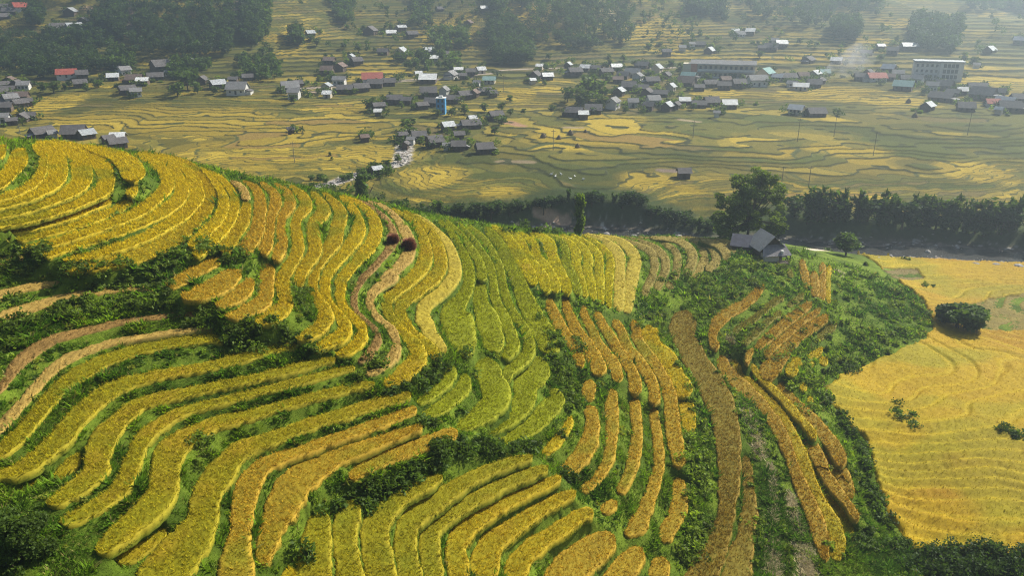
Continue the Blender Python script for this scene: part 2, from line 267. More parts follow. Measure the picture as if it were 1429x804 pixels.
('m','bowl',[('D',[(1060,735,26),(950,750,46),(800,790,52)]),('G',[(650,255,58),(450,310,62),(250,370,68),(100,405,82),(0,430,86)]),('E',[(1320,530,105),(1200,600,145),(1120,680,186),(1100,750,196)]),('F',[(1090,150,196),(1080,240,196),(1000,340,186),(900,430,156),(780,530,146),(700,600,105),(640,640,46)])]),
('m','bowl',[('F',[(1100,495,32),(1050,550,66),(960,610,76),(860,670,86),(770,700,56)])]),
('m','bowl',[('G',[(1300,240,46),(1150,275,62),(1000,315,72),(850,370,76),(700,410,76),(550,460,76),(400,520,86),(250,570,105),(150,620,126),(80,700,155)]),('F',[(1400,200,186),(1360,300,196),(1350,420,196),(1290,530,236),(1200,640,296),(1110,760,326),(1050,860,326),(1000,960,320)])]),
('o','bowl',[('G',[(1340,330,44),(1200,385,60),(1050,440,62),(900,495,62),(750,545,62),(600,600,68),(450,650,78),(320,710,106)]),('H',[(260,130,140),(215,220,156),(185,320,146),(175,420,138),(165,520,142),(150,620,172),(140,720,216),(135,820,246),(130,900,246)])]),
('o','bowl',[('G',[(1375,450,36),(1250,490,56),(1100,545,72),(950,600,86),(800,650,116)]),('H',[(660,90,175),(580,140,200),(500,230,226),(450,330,206),(400,430,176),(360,540,146),(330,640,122),(315,730,56)])]),
('o','bowl',[('G',[(1610,480,54),(1540,510,86),(1420,555,96),(1300,600,92),(1150,650,86),(1020,710,86),(930,765,74),(900,800,36)])]),
('m','front',[('H',[(725,375,66),(695,450,146),(675,560,186),(665,680,226),(650,800,266),(640,900,286)])]),
('y','front',[('H',[(500,745,56),(490,800,96),(480,880,106)])]),
('m','front',[('H',[(965,295,36),(890,370,176),(860,470,160),(860,600,160),(880,700,180),(895,820,185),(900,920,190)])]),
('m','front',[('H',[(1510,140,26),(1400,190,86),(1260,260,96),(1150,340,146),(1075,430,176),(1060,540,186),(1075,650,196),(1095,760,206),(1110,860,206),(1120,940,206)])]),
('m','front',[('K',[(870,175,32),(750,205,62),(620,250,76),(480,310,86),(360,380,106),(250,450,134),(130,530,146)]),('H',[(1285,450,150),(1265,530,148),(1262,620,150),(1280,720,158),(1300,820,168),(1310,920,168)])]),
('m','front',[('K',[(975,245,42),(850,290,72),(700,350,80),(560,420,86),(420,490,96),(300,560,116),(210,640,126),(180,730,136),(190,820,146),(200,900,146),(220,1000,146)])]),
('g','front',[('K',[(1060,310,42),(930,370,66),(800,430,76),(680,490,86),(560,560,96),(450,640,116),(380,720,136),(360,800,146),(370,880,156),(390,990,156)])]),
('g','front',[('K',[(1160,410,46),(1050,455,76),(930,520,86),(820,590,96),(720,660,116),(620,730,146),(570,810,186),(550,900,196),(560,990,196)])]),
('g','front',[('K',[(1275,540,76),(1180,570,86),(1080,640,105),(980,700,106),(880,770,126),(800,850,146),(760,930,156),(740,1010,156)])]),
('o','front',[('N',[(370,540,100),(290,590,175),(180,660,215),(80,750,235),(0,840,235),(-60,900,230)])]),
('o','front',[('N',[(550,620,76),(490,690,146),(420,770,186),(370,860,196),(340,930,190)])]),
('o','front',[('N',[(690,680,106),(670,750,136),(650,850,146),(640,930,146)])]),
('q','slope',[('L',[(850,590,90),(830,660,165),(820,740,168)]),('M',[(870,130,150),(930,240,158),(1000,350,186),(1060,470,186),(1100,590,176),(1120,700,166)]),('N',[(1130,0,150),(1130,180,140),(1120,300,118),(1110,400,108),(1080,500,136),(1040,600,166),(990,720,176),(940,830,196),(900,920,200)])]),
('q','slope',[('N',[(1235,10,46),(1250,100,66),(1255,200,76),(1265,300,86),(1265,400,114),(1240,500,98),(1225,600,146),(1190,700,186),(1170,820,226),(1150,920,226)])]),
('k','slope',[('O',[(500,180,36),(440,250,56),(370,310,56),(290,350,66),(220,400,76),(178,460,66),(165,530,56),(190,600,58)])]),
('k','slope',[('P',[(215,-60,66),(260,40,76),(350,130,86),(450,220,76),(530,310,66),(590,400,76),(640,500,76),(680,600,66),(720,720,66)]),('Q',[(760,220,76),(810,330,86),(850,430,96),(880,530,96),(900,620,66),(915,700,46)])]),
('g','slope',[('P',[(290,-30,46),(420,120,46),(520,220,50),(610,320,56),(670,430,76),(720,530,76),(760,620,86),(790,720,86)]),('Q',[(820,200,86),(870,310,86),(930,410,96),(980,500,96),(990,600,96),(985,700,66)])]),
('k','slope',[('P',[(450,110,30),(560,210,46),(660,300,56),(740,400,66),(800,480,66),(850,580,76),(900,680,66)]),('Q',[(880,60,66),(950,180,66),(1020,270,56),(1080,350,46),(1130,430,46)])]),
('k','slope',[('P',[(560,100,50),(620,170,76),(710,260,76),(800,350,86),(880,430,86),(960,520,86),(1010,610,76),(1020,670,46)])]),
('k','slope',[('P',[(900,600,56),(980,680,86),(1045,740,86)]),('Q',[(1000,120,90),(1060,220,86),(1085,290,46)])]),
('m','slope',[('Q',[(840,90,50),(900,180,76),(950,280,96),(1000,380,106),(1045,480,86),(1080,580,60)])]),
('d','slope',[('O',[(640,255,36),(560,300,42),(480,370,38),(400,430,42),(300,495,34)])]),
('d','slope',[('O',[(620,360,36),(540,410,42),(460,490,42),(360,570,44)])]),
('k','slope',[('O',[(820,295,42),(720,370,56),(620,450,56),(530,530,56),(450,600,36)])]),
('k','slope',[('O',[(930,385,46),(830,450,66),(730,520,76),(660,590,86),(590,670,126),(540,760,126)]),('P',[(560,90,70)])]),
('d','slope',[('O',[(985,415,42),(930,480,56),(860,535,46)])]),
('d','slope',[('O',[(770,240,36),(720,280,42),(660,320,24)])]),
('y','slope',[('O',[(895,600,26),(840,640,46),(790,660,26)])]),
('y','slope',[('O',[(740,668,62),(690,740,76),(655,768,40)])]),
('y','slope',[('O',[(925,660,54),(880,705,56)])]),
('y','slope',[('O',[(805,700,34),(840,708,34)])]),
('y','slope',[('P',[(765,120,46),(770,170,46)])]),
('y','slope',[('P',[(805,205,46),(822,270,28)])]),
('k','slope',[('O',[(755,10,36),(775,100,56),(790,200,46)])]),
('d','slope',[('O',[(670,70,30),(690,130,36)])]),
('k','slope',[('O',[(835,90,50),(848,180,56),(845,260,40)])]),
('k','slope',[('O',[(895,30,36),(895,130,42),(890,290,36)])]),
('y','slope',[('O',[(940,50,32),(930,150,34),(935,300,28)])]),
('g','slope',[('P',[(400,-30,30),(470,60,36),(560,150,40),(640,230,40),(720,320,44),(800,410,44),(850,480,36)])]),
('k','slope',[('O',[(430,600,26),(400,650,34),(395,700,30)])]),
('d','slope',[('O',[(590,270,30),(500,345,36),(420,415,34),(340,455,28)])]),
('k','slope',[('O',[(880,340,30),(790,400,36),(700,470,40),(600,560,44),(510,650,40)])]),
]
# ---------------------------------------------------------------- strips -> world
def catmull(P, step=4.0):
    P = np.array(P, float)
    if len(P) == 2: P = np.array([P[0], (P[0]+P[1])/2, P[1]])
    Q = np.vstack([2*P[0]-P[1], P, 2*P[-1]-P[-2]])
    out = []
    for i in range(1, len(Q)-2):
        p0, p1, p2, p3 = Q[i-1], Q[i], Q[i+1], Q[i+2]
        n = max(2, int(np.hypot(*(p2-p1)[:2])/step))
        t = (np.arange(n)/n)[:, None]
        out.append(0.5*((2*p1)+(-p0+p2)*t+(2*p0-5*p1+4*p2-p3)*t**2+(-p0+3*p1-3*p2+p3)*t**3))
    out.append(Q[-2][None]); return np.vstack(out)
def movavg(a, k):
    if len(a) < 3: return a
    k = max(1, min(k, len(a)//2)); p = np.pad(a, k, mode='edge'); c = np.cumsum(np.insert(p, 0, 0))
    return (c[2*k+1:]-c[:-2*k-1])/(2*k+1)
W_STRIPS = []     # dict(kind, zone, L (n,3), R (n,3))
for kind, zone, segs in STRIPS:
    pts = []
    for w, pp in segs:
        ox, oy = WIN[w]
        for X, Y, wd in pp: pts.append((ox+X/4.757, oy+Y/4.757, wd/4.757))
    C = catmull(pts, 3.0)
    u, v, w = C[:, 0], C[:, 1], C[:, 2]
    x, y, z = hit(u, v)
    ok = (y < 232)
    if ok.any():
        idx = np.arange(len(z)); z = np.interp(idx, idx[ok], z[ok])
    mean = z.mean()
    z = 0.62*mean + 0.38*movavg(z, 25)
    du = np.gradient(u); dv = np.gradient(v); L = np.hypot(du, dv)+1e-9
    du = movavg(du/L, 3); dv = movavg(dv/L, 3); L = np.hypot(du, dv)+1e-9
    nu, nv = -dv/L, du/L
    # rounded ends
    s = np.concatenate([[0], np.cumsum(np.hypot(np.diff(u), np.diff(v)))])
    wob = 1+0.10*(vnoise(s/9.0, np.full_like(s, mean*7))-0.5)*2
    r0 = max(w[0]*0.35, 1.5); r1 = max(w[-1]*0.35, 1.5)
    cap = np.minimum(1, np.sqrt(np.clip(1-(1-np.clip(s/r0, 0, 1))**2, 0.02, 1)))*np.minimum(1, np.sqrt(np.clip(1-(1-np.clip((s[-1]-s)/r1, 0, 1))**2, 0.02, 1)))
    hw = 0.5*(w*(1.12 if (zone == 'slope' and kind in 'gkm' and u.mean() > 1075 and v.mean() > 520) else 0.93 if (zone == 'ridge' or kind == 'l') else 1.0)+0.1)*cap*wob
    lx, ly = on_plane(u+nu*hw, v+nv*hw, z); rx, ry = on_plane(u-nu*hw, v-nv*hw, z)
    W_STRIPS.append(dict(kind=kind, zone=zone, L=np.c_[lx, ly, z], R=np.c_[rx, ry, z], px=np.c_[u, v, w]))
RICE_H = dict(y=.31, g=.31, o=.31, l=.31, m=.33, p=.25, s=.2, b=.16, c=.2, k=.36, d=.32, q=.34)

# ---------------------------------------------------------------- near relief on a fine plan grid: level paddies, slopes between
GN = Grid(-130, 175, 34, 232, 0.25)
_zb = zbase(GN.gx, GN.gy)
fixed = np.zeros(GN.z.shape, bool); D = np.zeros(GN.z.shape); paddy = np.full(GN.z.shape, -1, int)
for k, st in enumerate(W_STRIPS):
    L, R = st['L'], st['R']
    wd = np.hypot(*(L-R)[:, :2].T)
    n = int(max(wd.max()/0.15, 2)); t = np.linspace(0, 1, n)[None, :, None]
    # refine along
    ln = np.hypot(*np.diff((L+R)/2, axis=0)[:, :2].T)
    m = np.concatenate([[0], np.cumsum(ln)]); q = np.arange(0, m[-1], 0.15)
    Li = np.c_[[np.interp(q, m, L[:, i]) for i in range(3)]].T; Ri = np.c_[[np.interp(q, m, R[:, i]) for i in range(3)]].T
    G = Li[:, None]*(1-t)+Ri[:, None]*t
    ix = np.round((G[..., 0]-GN.x0)/GN.d).astype(int); iy = np.round((G[..., 1]-GN.y0)/GN.d).astype(int)
    ok = (ix >= 0) & (ix < GN.nx) & (iy >= 0) & (iy < GN.ny)
    ix, iy, zz = ix[ok], iy[ok], G[..., 2][ok]
    soil = zz-RICE_H[st['kind']]
    fixed[iy, ix] = True; paddy[iy, ix] = k; D[iy, ix] = soil
D = np.where(fixed, D-_zb, 0)
def shrink(F, M):
    ny, nx = F.shape; F = np.pad(F, ((0, ny % 2), (0, nx % 2))); M = np.pad(M, ((0, ny % 2), (0, nx % 2)))
    f = (F*M).reshape(F.shape[0]//2, 2, F.shape[1]//2, 2).sum((1, 3)); m = M.reshape(M.shape[0]//2, 2, M.shape[1]//2, 2).sum((1, 3))
    return np.where(m > 0, f/np.maximum(m, 1e-9), 0), (m > 0).astype(float)
def fill(F, M, lev):
    if lev == 0 or min(F.shape) < 6: base = F*M
    else:
        f2, m2 = shrink(F, M); g = fill(f2, m2, lev-1)
        base = np.repeat(np.repeat(g, 2, 0), 2, 1)[:F.shape[0], :F.shape[1]]
    U = np.where(M > 0, F, base)
    for _ in range(30):
        p = np.pad(U, 1, mode='edge')
        a = 0.25*(p[:-2, 1:-1]+p[2:, 1:-1]+p[1:-1, :-2]+p[1:-1, 2:])
        U = np.where(M > 0, F, a*(0.93 if lev <= 1 else 0.995 if lev <= 3 else 1.0))
    return U
D = fill(D, fixed.astype(float), 6)
GN.z = _zb + D
NEARW = Grid(GN.x0, GN.x1, GN.y0, GN.y1, 2.5)
def edge_w(x, y):       # 1 inside the fine grid, 0 at its rim
    return sstep(0, 8, np.minimum(np.minimum(x-GN.x0, GN.x1-x), np.minimum(y-GN.y0, GN.y1-y)))
paddy_f = (paddy >= 0).astype(float)

# ---------------------------------------------------------------- valley: contour terraces of the far fields
def g_of(z): return np.where(z < 8, z/0.19, np.where(z < 18, 8/0.19+(z-8)/0.5, 8/0.19+10/0.5+(z-18)/1.6))
_zt = np.linspace(-10, 300, 31001); _gt = g_of(_zt)
def inv_g(g): return np.interp(g, _gt, _zt)
def stream_line():
    # centre line of the river and its side stream in plan
    x1, y1, _ = hit([1700,1560,1429,1300,1200,1100,1000,900,800], [372,364,357,349,344,336,330,324,320])
    xs = list(x1)+[-30,-70,-115]; ys = list(y1)+[212,226,243]
    x2, y2, _ = hit([440,500,560,565,570], [262,240,225,200,180])
    return np.c_[xs, ys], np.c_[x2, y2]
RIV, STR = stream_line()
def dist_line(P, x, y):
    d = np.full(np.shape(x), 1e9)
    for (ax, ay), (bx, by) in zip(P[:-1], P[1:]):
        vx, vy = bx-ax, by-ay; t = np.clip(((x-ax)*vx+(y-ay)*vy)/(vx*vx+vy*vy+1e-9), 0, 1)
        d = np.minimum(d, np.hypot(x-ax-t*vx, y-ay-t*vy))
    return d
_riv_y = lambda x: np.interp(x, RIV[::-1, 0], RIV[::-1, 1])
def far_side(x, y):     # signed: metres beyond the river centre line
    return y-_riv_y(x)
NF = ((1195,352),(1600,360),(1600,820),(1262,778),(1245,740),(1225,715),(1218,670),(1212,640),(1200,610),(1175,590),(1160,565),(1150,545),(1160,530),(1190,512),(1250,490),(1290,470),(1300,455),(1290,420),(1240,385))
def in_poly(P, x, y):
    r = np.zeros(np.shape(x), bool); n = len(P)
    for i in range(n):
        x0, y0 = P[i]; x1, y1 = P[(i+1) % n]
        c = ((y0 > y) != (y1 > y)) & (x < (x1-x0)*(y-y0)/((y1-y0) if y1 != y0 else 1e-9)+x0)
        r ^= c
    return r
_nx, _ny, _nz = hit([p[0] for p in NF], [p[1] for p in NF])
RIGHTF = np.c_[_nx, _ny]          # plan outline of the golden bench by the river
def terraced(x, y, z):
    """(height with steps, step coordinate, weight)"""
    fs = far_side(x, y)
    w = sstep(12, 20, fs)
    amp = 3.4*sstep(14, 70, fs)
    zz = z + amp*(fbm(x/75, y/60, 5, 3)-0.5) + 1.5*sstep(10,30,fs)*(fbm(x/21, y/17, 6, 2)-0.5) + 0.42*(fbm(x/6, y/6, 9, 2)-0.5)
    g = g_of(zz); k = np.floor(g); f = g-k
    zt = inv_g(k+sstep(0.84, 1.0, f))
    return zt, g, w
ROCKW = None
def relief(x, y, detail=True):
    x = np.asarray(x, float); y = np.asarray(y, float)
    zb = zbase(x, y)
    z = zb
    zt, g, w = terraced(x, y, zb)
    inside = GN.inside(x, y, 0.3)
    z = np.where(inside & (far_side(x, y) < 0), zb + GN.get(x, y, D)*edge_w(x, y), zb)
    z = z*(1-w)+zt*w
    # river bed
    d = dist_line(RIV, x, y); b = 1-sstep(7, 13, d)
    z = z*(1-b)+(np.minimum(z, -0.1)-0.9*(1-sstep(0, 9, d)) + 0.5*(fbm(x/2.5, y/2.5, 77, 3)-0.5))*b
    return z, g, w
def ground(x, y): return relief(x, y)[0]
# ---------------------------------------------------------------- mesh and object helpers
def tag(o, label=None, cat=None, group=None, kind=None):
    if label: o['label'] = label
    if cat: o['category'] = cat
    if group: o['group'] = group
    if kind: o['kind'] = kind
    return o
def link(name, me, parent=None, loc=None):
    o = bpy.data.objects.new(name, me); COL.objects.link(o)
    if parent is not None: o.parent = parent
    if loc is not None: o.location = loc
    return o
def np_mesh(name, V, F, mat=None, col=None, smooth=False, attrs=None, mats=None, midx=None):
    """V (n,3); F (m,3) or (m,4) index array; col (n,3)"""
    V = np.ascontiguousarray(V, np.float32); F = np.ascontiguousarray(F, np.int32)
    me = bpy.data.meshes.new(name); k = F.shape[1]
    me.vertices.add(len(V)); me.vertices.foreach_set('co', V.ravel())
    me.loops.add(F.size); me.loops.foreach_set('vertex_index', F.ravel())
    me.polygons.add(len(F)); me.polygons.foreach_set('loop_start', np.arange(0, F.size, k, dtype=np.int32))
    try: me.polygons.foreach_set('loop_total', np.full(len(F), k, np.int32))
    except Exception: pass
    if smooth: me.polygons.foreach_set('use_smooth', np.ones(len(F), bool))
    if col is not None:
        a = me.color_attributes.new('Col', 'FLOAT_COLOR', 'POINT')
        c = np.ones((len(V), 4), np.float32); c[:, :3] = col; a.data.foreach_set('color', c.ravel())
    for n, arr in (attrs or {}).items():
        a = me.attributes.new(n, 'FLOAT', 'POINT'); a.data.foreach_set('value', np.ascontiguousarray(arr, np.float32))
    for m in (mats or ([mat] if mat else [])): me.materials.append(m)
    if midx is not None: me.polygons.foreach_set('material_index', midx.astype(np.int32))
    me.update(calc_edges=True)
    return me
class MB:
    """collects simple solids into one mesh"""
    def __init__(s): s.v = []; s.f = []
    def add(s, v, f):
        b = len(s.v); s.v += [tuple(map(float, p)) for p in v]; s.f += [tuple(i+b for i in q) for q in f]; return s
    def box(s, x0, x1, y0, y1, z0, z1):
        return s.add([(x0,y0,z0),(x1,y0,z0),(x1,y1,z0),(x0,y1,z0),(x0,y0,z1),(x1,y0,z1),(x1,y1,z1),(x0,y1,z1)],
                     [(0,3,2,1),(4,5,6,7),(0,1,5,4),(1,2,6,5),(2,3,7,6),(3,0,4,7)])
    def slab(s, quad, t):      # quad of 4 points, thickness down
        q = [np.array(p, float) for p in quad]; n = np.cross(q[1]-q[0], q[3]-q[0]); n = n/np.linalg.norm(n)*t
        return s.add(q+[p-n for p in q], [(0,1,2,3),(7,6,5,4),(0,4,5,1),(1,5,6,2),(2,6,7,3),(3,7,4,0)])
    def prism(s, poly, y0, y1):   # poly of (x,z)
        n = len(poly); v = [(x, y0, z) for x, z in poly]+[(x, y1, z) for x, z in poly]
        return s.add(v, [tuple(range(n)), tuple(range(2*n-1, n-1, -1))]+[(i+n, (i+1) % n+n, (i+1) % n, i) for i in range(n)])
    def tube(s, pts, rad, n=6):
        pts = [np.array(p, float) for p in pts]; b = len(s.v)
        for i, p in enumerate(pts):
            d = pts[min(i+1, len(pts)-1)]-pts[max(i-1, 0)]; d = d/(np.linalg.norm(d)+1e-9)
            a = np.cross(d, [0.3, 0.9, 0.1]); a = a/(np.linalg.norm(a)+1e-9); c = np.cross(d, a)
            for k in range(n):
                t = 2*pi*k/n; s.v.append(tuple(p+(a*cos(t)+c*sin(t))*rad[i]))
        for i in range(len(pts)-1):
            for k in range(n):
                s.f.append((b+i*n+k, b+i*n+(k+1) % n, b+(i+1)*n+(k+1) % n, b+(i+1)*n+k))
        s.f.append(tuple(b+k for k in range(n-1, -1, -1))); s.f.append(tuple(b+(len(pts)-1)*n+k for k in range(n)))
        return s
    def build(s, name, mat, parent=None, smooth=False):
        me = bpy.data.meshes.new(name); me.from_pydata(s.v, [], s.f); me.materials.append(mat)
        if smooth: me.polygons.foreach_set('use_smooth', [True]*len(me.polygons))
        me.update(); return link(name, me, parent)

# ---------------------------------------------------------------- materials
def new_mat(name):
    m = bpy.data.materials.new(name); m.use_nodes = True; nt = m.node_tree
    for n in list(nt.nodes): nt.nodes.remove(n)
    out = nt.nodes.new('ShaderNodeOutputMaterial'); return m, nt, out
def N(nt, t, **kw):
    n = nt.nodes.new(t)
    for k, v in kw.items(): setattr(n, k, v)
    return n
def mathn(nt, op, a, b=None, clamp=False):
    n = N(nt, 'ShaderNodeMath', operation=op, use_clamp=clamp)
    for i, x in enumerate((a, b)):
        if x is None: continue
        if isinstance(x, (int, float)): n.inputs[i].default_value = x
        else: nt.links.new(x, n.inputs[i])
    return n.outputs[0]
def mixc(nt, f, a, b, mode='MIX'):
    n = N(nt, 'ShaderNodeMix', data_type='RGBA', blend_type=mode)
    for s, x in ((0, f), (6, a), (7, b)):
        if isinstance(x, (int, float)): n.inputs[s].default_value = x
        elif isinstance(x, tuple): n.inputs[s].default_value = (*x, 1)
        else: nt.links.new(x, n.inputs[s])
    return n.outputs[2]
def noise(nt, scale, detail=4, rough=0.6, coord=None, obj=False):
    n = N(nt, 'ShaderNodeTexNoise'); n.inputs['Scale'].default_value = scale; n.inputs['Detail'].default_value = detail; n.inputs['Roughness'].default_value = rough
    if coord is None:
        g = N(nt, 'ShaderNodeTexCoord' if obj else 'ShaderNodeNewGeometry'); coord = g.outputs['Object' if obj else 'Position']
    nt.links.new(coord, n.inputs['Vector']); return n.outputs[0]
def ramp(nt, x, a, b, lo, hi):
    n = N(nt, 'ShaderNodeMapRange'); n.inputs[1].default_value = a; n.inputs[2].default_value = b; n.inputs[3].default_value = lo; n.inputs[4].default_value = hi
    nt.links.new(x, n.inputs[0]); return n.outputs[0]
def plant_mat(name, var=0.35, scale=1.5, transl=0.35, bump=0.0, rough=0.75, tscale=(1.0, 1.0, 0.55)):
    m, nt, out = new_mat(name)
    c = N(nt, 'ShaderNodeVertexColor', layer_name='Col').outputs[0]
    v = ramp(nt, noise(nt, scale, 5, 0.7), 0.3, 0.7, 1-var, 1+var)
    cc = N(nt, 'ShaderNodeVectorMath', operation='SCALE'); nt.links.new(c, cc.inputs[0]); nt.links.new(v, cc.inputs['Scale'])
    p = N(nt, 'ShaderNodeBsdfPrincipled'); p.inputs['Roughness'].default_value = rough; p.inputs['Specular IOR Level'].default_value = 0.15
    nt.links.new(cc.outputs[0], p.inputs['Base Color'])
    t = N(nt, 'ShaderNodeBsdfTranslucent'); tc = mixc(nt, 1.0, cc.outputs[0], tscale, 'MULTIPLY'); nt.links.new(tc, t.inputs[0])
    if bump:
        b = N(nt, 'ShaderNodeBump'); b.inputs['Strength'].default_value = 1.0; b.inputs['Distance'].default_value = bump
        nt.links.new(noise(nt, 5.0, 6, 0.8), b.inputs['Height']); nt.links.new(b.outputs[0], p.inputs['Normal']); nt.links.new(b.outputs[0], t.inputs['Normal'])
    mx = N(nt, 'ShaderNodeMixShader'); mx.inputs[0].default_value = transl
    nt.links.new(p.outputs[0], mx.inputs[1]); nt.links.new(t.outputs[0], mx.inputs[2]); nt.links.new(mx.outputs[0], out.inputs[0])
    return m
def plain_mat(name, col, var=0.2, scale=1.0, rough=0.8, metal=0.0, stripes=None, obj=True, spec=0.3):
    m, nt, out = new_mat(name)
    v = ramp(nt, noise(nt, scale, 5, 0.65, obj=obj), 0.3, 0.7, 1-var, 1+var)
    cc = N(nt, 'ShaderNodeVectorMath', operation='SCALE'); cc.inputs[0].default_value = col; nt.links.new(v, cc.inputs['Scale'])
    p = N(nt, 'ShaderNodeBsdfPrincipled'); p.inputs['Roughness'].default_value = rough; p.inputs['Metallic'].default_value = metal; p.inputs['Specular IOR Level'].default_value = spec
    nt.links.new(cc.outputs[0], p.inputs['Base Color'])
    if stripes:
        w = N(nt, 'ShaderNodeTexWave', bands_direction='X'); w.inputs['Scale'].default_value = stripes
        tcn = N(nt, 'ShaderNodeTexCoord'); nt.links.new(tcn.outputs['Object'], w.inputs['Vector'])
        b = N(nt, 'ShaderNodeBump'); b.inputs['Distance'].default_value = 0.05; nt.links.new(w.outputs[1], b.inputs['Height']); nt.links.new(b.outputs[0], p.inputs['Normal'])
    nt.links.new(p.outputs[0], out.inputs[0]); return m
M_RICE = plant_mat('rice', 0.20, 2.6, 0.38, 0.03)
M_GRASS = plant_mat('grass', 0.30, 0.8, 0.45, tscale=(1.1, 1.15, 0.55))
M_LEAF = plant_mat('leaf', 0.30, 0.5, 0.48, rough=0.6, tscale=(1.15, 1.15, 0.5))
M_DRY = plant_mat('dry_straw', 0.30, 2.5, 0.15, 0.06)
M_BARK = plain_mat('bark', (0.09, 0.065, 0.045), 0.3, 3.0, 0.9)

def terrain_mat():
    m, nt, out = new_mat('land')
    c = N(nt, 'ShaderNodeVertexColor', layer_name='Col').outputs[0]
    far = N(nt, 'ShaderNodeAttribute', attribute_name='far').outputs['Fac']
    gs = N(nt, 'ShaderNodeAttribute', attribute_name='step').outputs['Fac']
    near = N(nt, 'ShaderNodeAttribute', attribute_name='grass').outputs['Fac']
    f = mathn(nt, 'FRACT', gs)
    r = mathn(nt, 'MULTIPLY', ramp(nt, f, 0.85, 0.91, 0, 1), far, True)
    weed = mixc(nt, noise(nt, 0.35, 3), (0.022, 0.028, 0.010), (0.045, 0.052, 0.016))
    v1 = ramp(nt, noise(nt, 0.6, 6, 0.75), 0.3, 0.7, 0.72, 1.28)
    v2 = ramp(nt, noise(nt, 4.0, 5, 0.8), 0.25, 0.75, 0.80, 1.20)
    vv = mathn(nt, 'MULTIPLY', v1, v2)
    cc = N(nt, 'ShaderNodeVectorMath', operation='SCALE'); nt.links.new(c, cc.inputs[0]); nt.links.new(vv, cc.inputs['Scale'])
    base = mixc(nt, mathn(nt, 'MULTIPLY', r, 0.92), cc.outputs[0], weed)
    p = N(nt, 'ShaderNodeBsdfPrincipled'); p.inputs['Roughness'].default_value = 0.95; p.inputs['Specular IOR Level'].default_value = 0.1
    nt.links.new(base, p.inputs['Base Color'])
    b = N(nt, 'ShaderNodeBump'); b.inputs['Strength'].default_value = 0.9
    b.inputs['Distance'].default_value = 0.25
    nt.links.new(noise(nt, 2.2, 7, 0.8), b.inputs['Height']); nt.links.new(b.outputs[0], p.inputs['Normal'])
    nt.links.new(p.outputs[0], out.inputs[0]); return m
M_LAND = terrain_mat()

# ---------------------------------------------------------------- land colour (the crops' and soils' own colours)
def px_blobs(lst):
    u = [b[0] for b in lst]; v = [b[1] for b in lst]; x, y, z = hit(u, v)
    out = []
    for i, (uu, vv, ru, rv) in enumerate(lst):
        x2, y2, _ = hit([uu+ru, uu], [vv, max(vv-rv, 1)])
        out.append((x[i], y[i], abs(x2[0]-x[i])+0.1, abs(y2[1]-y[i])+0.1))
    return out
def blob_field(bl, x, y, warp=True):
    r = np.zeros(np.shape(x)); 
    wx = (fbm(x/30, y/30, 31)-0.5)*1.1 if warp else 0
    for bx, by, rx, ry in bl:
        d = ((x-bx)/rx)**2+((y-by)/ry)**2
        r = np.maximum(r, 1.25-d+wx)
    return np.clip(r, 0, 1)
GOLD = px_blobs([(830,190,130,16),(900,250,38,14),(610,238,50,12),(700,272,34,14),(600,250,40,8),(1120,272,60,10),(1200,275,60,10),(1180,205,60,12),(1370,240,60,16),(1110,185,90,10),(960,265,30,8),
                 (150,165,90,20),(300,170,140,24),(450,180,120,24),(330,210,120,20),(500,215,80,16),(60,150,40,20),(480,150,60,10),(770,115,45,12),(720,130,30,10),(860,135,40,8),(860,165,60,8),(1000,128,40,8),
                 (1150,130,90,12),(1250,140,60,12),(1250,300,140,16),(1390,110,60,30),(420,45,30,30),(930,50,40,26),(540,95,60,10),(230,85,40,5),(105,44,20,4),(20,30,24,8),(1200,60,60,12),(1240,30,30,12),(620,45,60,25),(730,20,50,30),
                 (400,195,60,12),(1060,200,40,20),(1060,80,80,8),(1160,75,80,10)])
DULL = px_blobs([(800,230,130,22),(560,262,80,10),(950,200,60,20),(1270,200,60,18),(780,270,120,14),(330,30,50,30),(1290,230,40,14),(1000,110,60,6),(1400,190,60,20),(650,225,60,20),(90,150,40,10)])
PAL = np.array([(0.50,0.37,0.05),(0.34,0.27,0.045),(0.21,0.185,0.035),(0.155,0.155,0.03),(0.105,0.125,0.025),(0.16,0.13,0.045),(0.28,0.19,0.05)])
